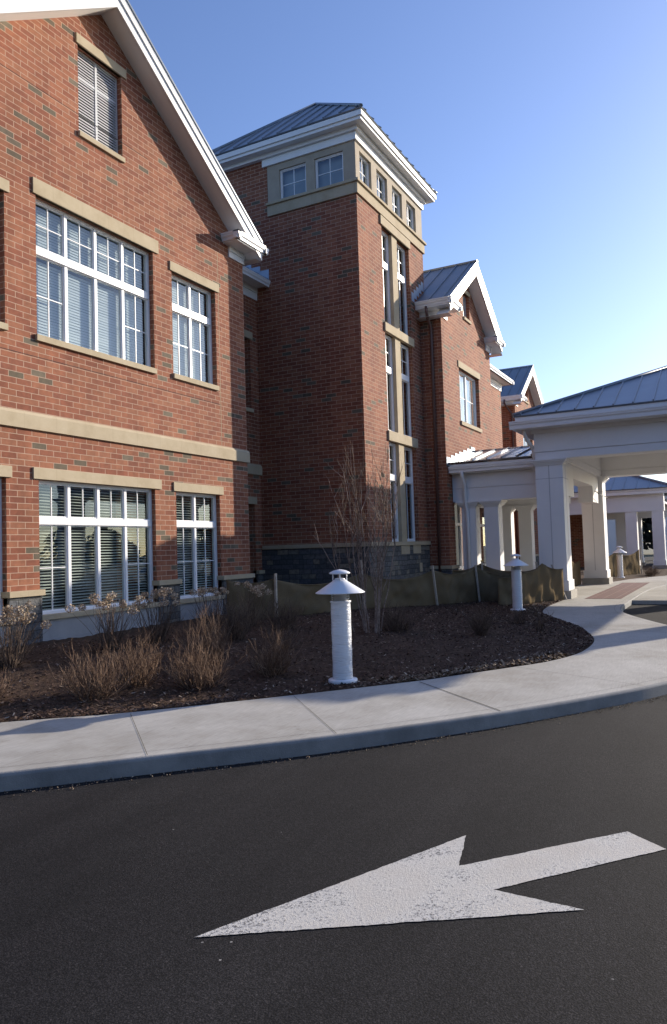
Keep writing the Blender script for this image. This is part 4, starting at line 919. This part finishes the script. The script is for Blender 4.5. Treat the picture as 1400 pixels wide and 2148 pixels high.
# ------------------------------------------------------------------ BOLLARD LAMPS
def make_lamp():
    t = thing('bollard_lamp', 'nearest white bollard lamp wrapped in plastic beside the sidewalk', 'lamp', (0, 0, 0), 'bollard lamps in the planting beds')
    H = 1.27
    m = MB(); m.lathe([(.0, 0), (.160, 0), (.164, .006), (.164, .036), (.160, .042), (.122, .044), (.116, .05)], seg=40); part('base_flange', m, 'lamp', t)
    m = MB(); an = -2.75
    m.poly([(.1655 * math.cos(an + da), .1655 * math.sin(an + da), z) for da, z in ((-.13, .008), (.13, .008), (.0, .036))]); part('mark', m, 'teal', t, fix=False)
    rnd = random.Random(3); cell = [[rnd.uniform(-1, 1) for _ in range(40)] for _ in range(70)]
    def wob(k, j): return .0008 * cell[k][j] + .0005 * math.sin(k * 1.3 + math.sin(j * .5 + k * .21) * 2.2)
    m = MB(); m.lathe([(.112 + .0015 * math.sin(k * .37), .048 + .0131 * k) for k in range(66)], seg=40, wob=wob); part('plastic_wrap', m, 'wrap', t)
    m = MB(); m.lathe([(.113, .895), (.120, .90), (.120, .912), (.113, .917)], seg=40); part('trim_ring', m, 'lamp', t)
    m = MB(); m.lathe([(.106, .905), (.106, 1.02)], seg=36); ln = part('lens', m, 'lens', t)
    m = MB()
    for z in (.925, .945, .965, .985): m.lathe([(.06, z), (.096, z - .012), (.096, z - .009), (.06, z + .004)], seg=32)
    m.lathe([(.03, .9), (.03, 1.15)], seg=16); part('baffle', m, 'lamp', ln)
    m = MB(); m.lathe([(.0, 1.145), (.075, 1.15), (.085, 1.135), (.277, 1.012), (.281, 1.006), (.277, 1.002), (.085, 1.118), (.03, 1.125)], seg=56); part('shade', m, 'lamp', t)
    m = MB()
    for a in range(4):
        an = a * math.pi / 2 + .5; m.tube([(.078 * math.cos(an), .078 * math.sin(an), 1.13), (.078 * math.cos(an), .078 * math.sin(an), 1.225)], .007, 6)
    m.lathe([(.05, 1.15), (.06, 1.155), (.06, 1.165), (.03, 1.17)], seg=24); part('cap_post', m, 'lamp', t)
    m = MB(); m.lathe([(.0, 1.212), (.112, 1.216), (.121, 1.224), (.112, 1.236), (.07, 1.256), (.0, 1.27)], seg=40); part('cap', m, 'lamp', t)
    return t
lamp = make_lamp(); lamp.location = (7.59, 3.93, -.045); lamp.rotation_euler = (0, 0, 0)
def copy_tree(o, par=None):
    c = o.copy(); COL.objects.link(c)
    if par: c.parent = par
    for ch in list(o.children): copy_tree(ch, c)
    return c
for (x, y, a, lb) in ((16.86, 4.28, 2., 'middle white bollard lamp in front of the tan silt fence'), (32.1, 3.97, 4., 'farthest bollard lamp beyond the entrance canopy columns')):
    c = copy_tree(lamp); c.location = (x, y, -.045); c.rotation_euler = (0, 0, a); c['label'] = lb
lamp['label'] = 'nearest and largest white bollard lamp wrapped in plastic by the sidewalk edge'

# ------------------------------------------------------------------ SILT FENCES
def silt_fence(label, pts, hts, stakes, seed, zf=mz):
    rnd = random.Random(seed); t = thing('silt_fence', label, 'fence', (pts[0][0], pts[0][1], 0), 'tan silt fences around the planting beds')
    m = MB(); rows = 14; cols = []; 
    for i in range(len(pts) - 1):
        a, b = Vector(pts[i]), Vector(pts[i + 1]); n = max(6, int((b - a).length / .06)); ph = rnd.uniform(0, 6)
        nrm = Vector((-(b - a).y, (b - a).x)).normalized()
        for k in range(n + (i == len(pts) - 2)):
            s = k / n; p = a.lerp(b, s); h = hts[i] + (hts[i + 1] - hts[i]) * s; sag = .075 * (b - a).length * 4 * s * (1 - s)
            cols.append((p, h - sag, nrm, s, ph, i))
    for (p, h, nrm, s, ph, i) in cols:
        for r_ in range(rows + 1):
            v = r_ / rows; wv = math.sin(s * 9 + v * 3 + ph) * .035 + math.sin(s * 23 - v * 6 + ph * 2) * .014 + math.sin(s * 4 + v * 11 + ph) * .014 + math.sin(s * 47 + v * 9 + ph) * .006 + math.sin(s * 31 - v * 17) * .006
            q = p + nrm * wv * (4 * s * (1 - s)) ** .5
            m.v.append((q.x, q.y, zf(q.x, q.y) - .02 + (h) * v))
    n = rows + 1
    for i in range(len(cols) - 1):
        for k in range(rows): a = i * n + k; m.f.append((a, a + n, a + n + 1, a + 1)); m.sm.append(True)
    o = part('fabric', m, 'fabric', t, fix=False)
    so_ = o.modifiers.new('Solidify', 'SOLIDIFY'); so_.thickness = .004
    hem = MB(); hem.tube([(p.x, p.y, zf(p.x, p.y) + h - .03) for (p, h, *_r) in cols], .012, 5); part('hem', hem, 'fabric', o)
    for (x, y, hh, lx, ly, col) in stakes:
        s = MB(); z = zf(x, y); d = Vector((lx, ly, hh)); w_ = .021
        s.prism([Vector((-w_, -w_, 0)), Vector((w_, -w_, 0)), Vector((w_, w_, 0)), Vector((-w_, w_, 0))], (x - lx * .1, y - ly * .1, z - .1), (x + d.x, y + d.y, z + hh)); st = part('stake', s, 'stake', t)
        if col: s = MB(); s.box(x + d.x - .03, x + d.x + .03, y + d.y - .03, y + d.y + .03, z + hh, z + hh + .03); part('tip', s, 'tip', st)
    return t
silt_fence('long sagging tan silt fence in front of the tower base', [(11.6, 8.4), (12.37, 7.86), (14.6, 7.05), (16.86, 6.25), (18.62, 5.75), (19.3, 5.05)], [.80, .78, .80, .86, .9, .72], [(12.37, 7.80, .86, 0, 0, 0), (14.6, 7.0, 1.06, -.03, .02, 0), (16.86, 6.17, .95, -.16, .03, 0), (18.62, 5.68, .93, -.10, .05, 0)], 4)
silt_fence('short crumpled tan silt fence beside the nearest canopy column', [(17.9, 5.0), (18.4, 4.58), (19.4, 4.26), (20.18, 3.90)], [.70, .80, 1.0, .84], [(19.38, 4.34, 1.02, -.05, .05, 0), (20.26, 3.86, .93, -.22, .30, 0)], 9)
silt_fence('tan silt fence behind, with a yellow tipped stake, near the walkway columns', [(19.3, 6.6), (20.0, 6.05), (20.6, 5.2), (20.75, 4.75)], [.75, .93, .75, .8], [(20.0, 6.0, .97, 0, 0, 1)], 5)
flat = lambda x, y: -.05
silt_fence('tan silt fence seen in shade between the two canopy columns', [(23.6, 4.75), (25.2, 4.72), (27.4, 4.7)], [1.0, 1.05, .9], [(23.7, 4.66, 1.1, 0, 0, 0), (25.2, 4.66, 1.12, 0, 0, 0)], 6, flat)
silt_fence('sunlit tan silt fence flap beyond the far canopy column', [(28.75, 4.3), (29.3, 3.95), (29.6, 4.4)], [.95, .5, .8], [(29.3, 3.9, .6, -.2, .2, 0)], 8, flat)
silt_fence('distant tan silt fence behind the farthest bollard lamp', [(30.6, 5.0), (33.4, 4.3), (36, 3.62)], [.95, 1.05, 1.1], [(33.4, 4.22, 1.12, .12, 0, 0), (36, 3.56, 1.15, 0, 0, 0)], 10, flat)

# ------------------------------------------------------------------ PLANTS
def grow(mb, p, d, ln, r, rnd, depth, seg=3, n=5, curve=.25, branch=3, up=.25, ends=None):
    pts = [Vector(p)]; d = Vector(d).normalized()
    for k in range(n):
        d = (d + Vector((rnd.gauss(0, curve), rnd.gauss(0, curve), rnd.gauss(0, curve) + up)) * .35).normalized(); pts.append(pts[-1] + d * ln / n)
    mb.tube(pts, [r * (1 - .75 * k / n) for k in range(n + 1)], seg, False)
    if ends is not None and depth == 0: ends.append((pts[-1], d))
    if depth > 0:
        for _ in range(branch):
            k = rnd.randint(1, n - 1); b = (d + Vector((rnd.uniform(-.8, .8), rnd.uniform(-.8, .8), rnd.uniform(.0, .6)))).normalized()
            grow(mb, pts[k], b, ln * rnd.uniform(.35, .6), r * .6, rnd, depth - 1, seg, max(3, n - 1), curve, max(1, branch - 1), up, ends)
def twig_shrub(label, x, y, h, w, stems, seed, mat='twig', z=None, group='bare brown shrubs in the mulch bed', r=.0052):
    rnd = random.Random(seed); z = mz(x, y) if z is None else z
    t = thing('bare_shrub', label, 'shrub', (x, y, z), group); m = MB()
    for i in range(stems):
        a = rnd.uniform(0, 6.283); s = rnd.random() ** .6; px, py = x + math.cos(a) * s * w * .16, y + math.sin(a) * s * w * .16
        tilt = s * .85 * w / h
        grow(m, (px, py, z - .03), (math.cos(a) * tilt, math.sin(a) * tilt, 1), h * rnd.uniform(.62, 1.02) * (1 - .25 * s), r * rnd.uniform(.7, 1.2), rnd, 1 if rnd.random() < .6 else 2, 3, 6, .55, 5, .22)
    part('stems', m, mat, t, fix=False); return t
def hydrangea(label, x, y, h, w, stems, heads, seed, mat='twig2'):
    rnd = random.Random(seed); z = mz(x, y); t = thing('dried_hydrangea', label, 'shrub', (x, y, z), 'dried hydrangeas along the brick wall'); m = MB(); ends = []
    for i in range(stems):
        a = rnd.uniform(0, 6.283); s = rnd.random() ** .6; tilt = s * .6 * w / h
        grow(m, (x + math.cos(a) * s * w * .12, y + math.sin(a) * s * w * .12, z - .03), (math.cos(a) * tilt, math.sin(a) * tilt, 1), h * rnd.uniform(.75, 1.0), .006, rnd, 0, 3, 7, .3, 0, .2, ends)
        if rnd.random() < .7: grow(m, (x + math.cos(a) * s * w * .2, y + math.sin(a) * s * w * .2, z), (math.cos(a) * tilt * 1.5, math.sin(a) * tilt * 1.5, 1), h * .6, .0045, rnd, 1, 3, 5, .4, 2, .2)
    part('stems', m, mat, t, fix=False)
    rnd.shuffle(ends)
    for (p, d) in ends[:heads]:
        hm = MB(); R0 = rnd.uniform(.045, .075)
        for _ in range(95):
            v = Vector((rnd.gauss(0, 1), rnd.gauss(0, 1), rnd.gauss(0, 1))).normalized(); c = p + Vector((v.x * R0 * 1.1, v.y * R0 * 1.1, v.z * R0 * .85)) * rnd.uniform(.65, 1.05)
            s = rnd.uniform(.009, .016); a = v.orthogonal().normalized(); b = v.cross(a); q = rnd.uniform(0, 3); a, b = a * math.cos(q) + b * math.sin(q), b * math.cos(q) - a * math.sin(q)
            n_ = v * rnd.uniform(-.012, .012); hm.poly([c - a * s, c - b * s * .7 + n_, c + a * s, c + b * s * .7 - n_])
        part('flower_head', hm, 'petal', t, fix=False)
    return t
hydrangea('dried hydrangea with pale heads at the left edge of the bed', 6.41, 7.95, .80, .75, 60, 26, 1)
hydrangea('dried hydrangea with tan heads under the big lower window', 7.9, 7.72, .86, .75, 44, 14, 2)
hydrangea('dried hydrangea with drooping heads before the stone pier', 8.65, 7.55, .82, .7, 40, 15, 3)
hydrangea('shaded dried hydrangea below the narrow lower window', 10.0, 7.5, .80, .75, 38, 10, 5)
hydrangea('shaded dried hydrangea beside the silt fence stake', 10.9, 7.35, .86, .8, 38, 10, 6)
twig_shrub('large brown twiggy shrub, leftmost by the sidewalk', 5.85, 5.95, .64, .86, 72, 11)
twig_shrub('brown twiggy shrub joined to the right of the large one', 6.45, 5.90, .62, .72, 58, 12)
twig_shrub('rounded brown twiggy shrub in sun behind the sidewalk', 6.68, 5.22, .60, .82, 84, 13)
twig_shrub('taller brown twiggy shrub standing behind the rounded one', 7.75, 5.90, .72, .72, 66, 14)
twig_shrub('small upright brown shrub between lamp and rounded shrub', 7.6, 4.87, .52, .60, 66, 15)
twig_shrub('bare shrub cut off by the left picture edge', 5.15, 6.75, .45, .45, 60, 16)
twig_shrub('dark bare shrub in shade behind the nearest lamp', 9.0, 5.6, .42, .55, 55, 17, 'twig2')
twig_shrub('dark bare shrub in shade left of the nearest lamp', 9.3, 6.6, .70, .7, 70, 18, 'twig2')
twig_shrub('dark bare shrub in deep shade at the silt fence foot', 10.6, 6.6, .62, .8, 70, 19, 'twig2')
twig_shrub('dark bare shrub at the foot of the clump tree', 11.4, 4.9, .55, .8, 70, 20, 'twig2')
twig_shrub('thin upright shrub in the middle of the mulch', 11.75, 3.58, .46, .45, 60, 21, 'twig2')
twig_shrub('small low bare shrub at the foot of the middle lamp', 13.9, 3.55, .36, .5, 36, 22, 'twig2')
twig_shrub('sparse little shrub by the curve of the sidewalk', 12.95, 2.90, .38, .42, 22, 23, 'twig2')
for i in range(9):
    twig_shrub('low bare shrub in the far bed beyond the canopy', 33.6 + i * .62, far_edge(33.6 + i * .62) + .55 + (i % 3) * .35, .42, .8, 34, 40 + i, 'twig2', -.05, 'low bare shrubs in the far bed', .008)
# clump tree
rnd = random.Random(5); tx, ty = 11.0, 5.15; tz = mz(tx, ty)
T = thing('clump_tree', 'bare multi-stemmed young tree in front of the brick tower', 'tree', (tx, ty, tz)); m = MB(); tw_ = MB()
RV = r2.copy(); RV.z = 0; RV.normalize(); FV = Vector((-RV.y, RV.x, 0))
stems = [(-.36, 2.35), (-.27, 2.75), (-.20, 3.0), (-.16, 3.05), (-.08, 2.7), (.02, 2.55), (.09, 2.5), (.16, 2.45), (.22, 2.7), (.30, 3.0), (.45, 2.6), (-.52, 1.9), (-.12, 2.2), (.26, 2.1)]
for i, (off, h) in enumerate(stems):
    dep = rnd.uniform(-.35, .35); pts = []; b = Vector((tx, ty, tz - .05)) + RV * (off * .38 + rnd.uniform(-.06, .06)) + FV * rnd.uniform(-.16, .16)
    top = Vector((tx, ty, tz)) + RV * (off * 1.22) + FV * dep + Vector((0, 0, h)); w1 = rnd.uniform(-.05, .05)
    for k in range(12):
        s = k / 11; q = b.lerp(top, s); bow = math.sin(s * math.pi) * .10; q += RV * (off * bow * 1.2 + .014 * math.sin(s * 9 + i) + .007 * math.sin(s * 23 + i * 2)) + FV * dep * bow; pts.append(q)
    m.tube(pts, [.0112 * (1 - .78 * k / 11) for k in range(12)], 6, False)
    for k in range(3, 11):
        for _ in range(3 if k > 5 else 1):
            if rnd.random() < .8:
                d = Vector((rnd.uniform(-.55, .55), rnd.uniform(-.55, .55), 1)); grow(tw_, pts[k], d, rnd.uniform(.15, .55), .0052, rnd, 1, 3, 4, .3, 2, .3)
    for _ in range(3):
        k = rnd.randint(3, 8); grow(m, pts[k], (rnd.uniform(-.4, .4), rnd.uniform(-.4, .4), 1), rnd.uniform(.5, 1.0), .0068, rnd, 1, 4, 6, .3, 3, .3)
part('trunk', m, 'bark', T, fix=False); part('twigs', tw_, 'twig2', T, fix=False)

# ------------------------------------------------------------------ FAR WOODS (behind the far canopy and across the road, mirrored in the windows; plus an unseen west row added to block skylight)
m = MB(); rnd = random.Random(2)
def wood(cx, cy, rx, h, n, ls=1):
    m.tube([(cx, cy, -.3), (cx, cy, h * .8)], [.35, .1], 5)
    for _ in range(n):
        z = rnd.uniform(.12, 1); rr = rx * math.sin(min(1, (1.05 - z) * 1.5) * 1.57) * rnd.random() ** .5; a = rnd.uniform(0, 6.283)
        c = Vector((cx + rr * math.cos(a), cy + rr * math.sin(a), z * h)); s = rnd.uniform(.3, .75) * ls
        d = Vector((rnd.gauss(0, 1), rnd.gauss(0, 1), rnd.gauss(0, 1))).normalized(); e = d.orthogonal().normalized(); g_ = d.cross(e)
        m.poly([c - e * s, c - g_ * s * .6, c + e * s, c + g_ * s * .6])
for i in range(46): wood(20 + i * 4.2 + rnd.uniform(-2, 2), -62 + rnd.uniform(-8, 8) - i * .2, rnd.uniform(2.4, 4.5), rnd.uniform(3.5, 7), 260)
for i in range(16): wood(92 + rnd.uniform(-6, 10), -10 + i * 4.2, rnd.uniform(2.4, 4), rnd.uniform(4, 6.5), 420)
for i in range(26): wood(-34 + rnd.uniform(-5, 3) - i * .3, -40 + i * 4.2, rnd.uniform(3.4, 5), rnd.uniform(15, 23), 420, 1.6)  # unseen tall row behind the camera, added to cut sky fill on west faces
tag(m.build('far_woods_and_sky_block', 'woods', fix=False), 'distant dark treeline beyond the far canopy and across the road, plus an unseen west row added to block skylight', 'woods', kind='stuff')
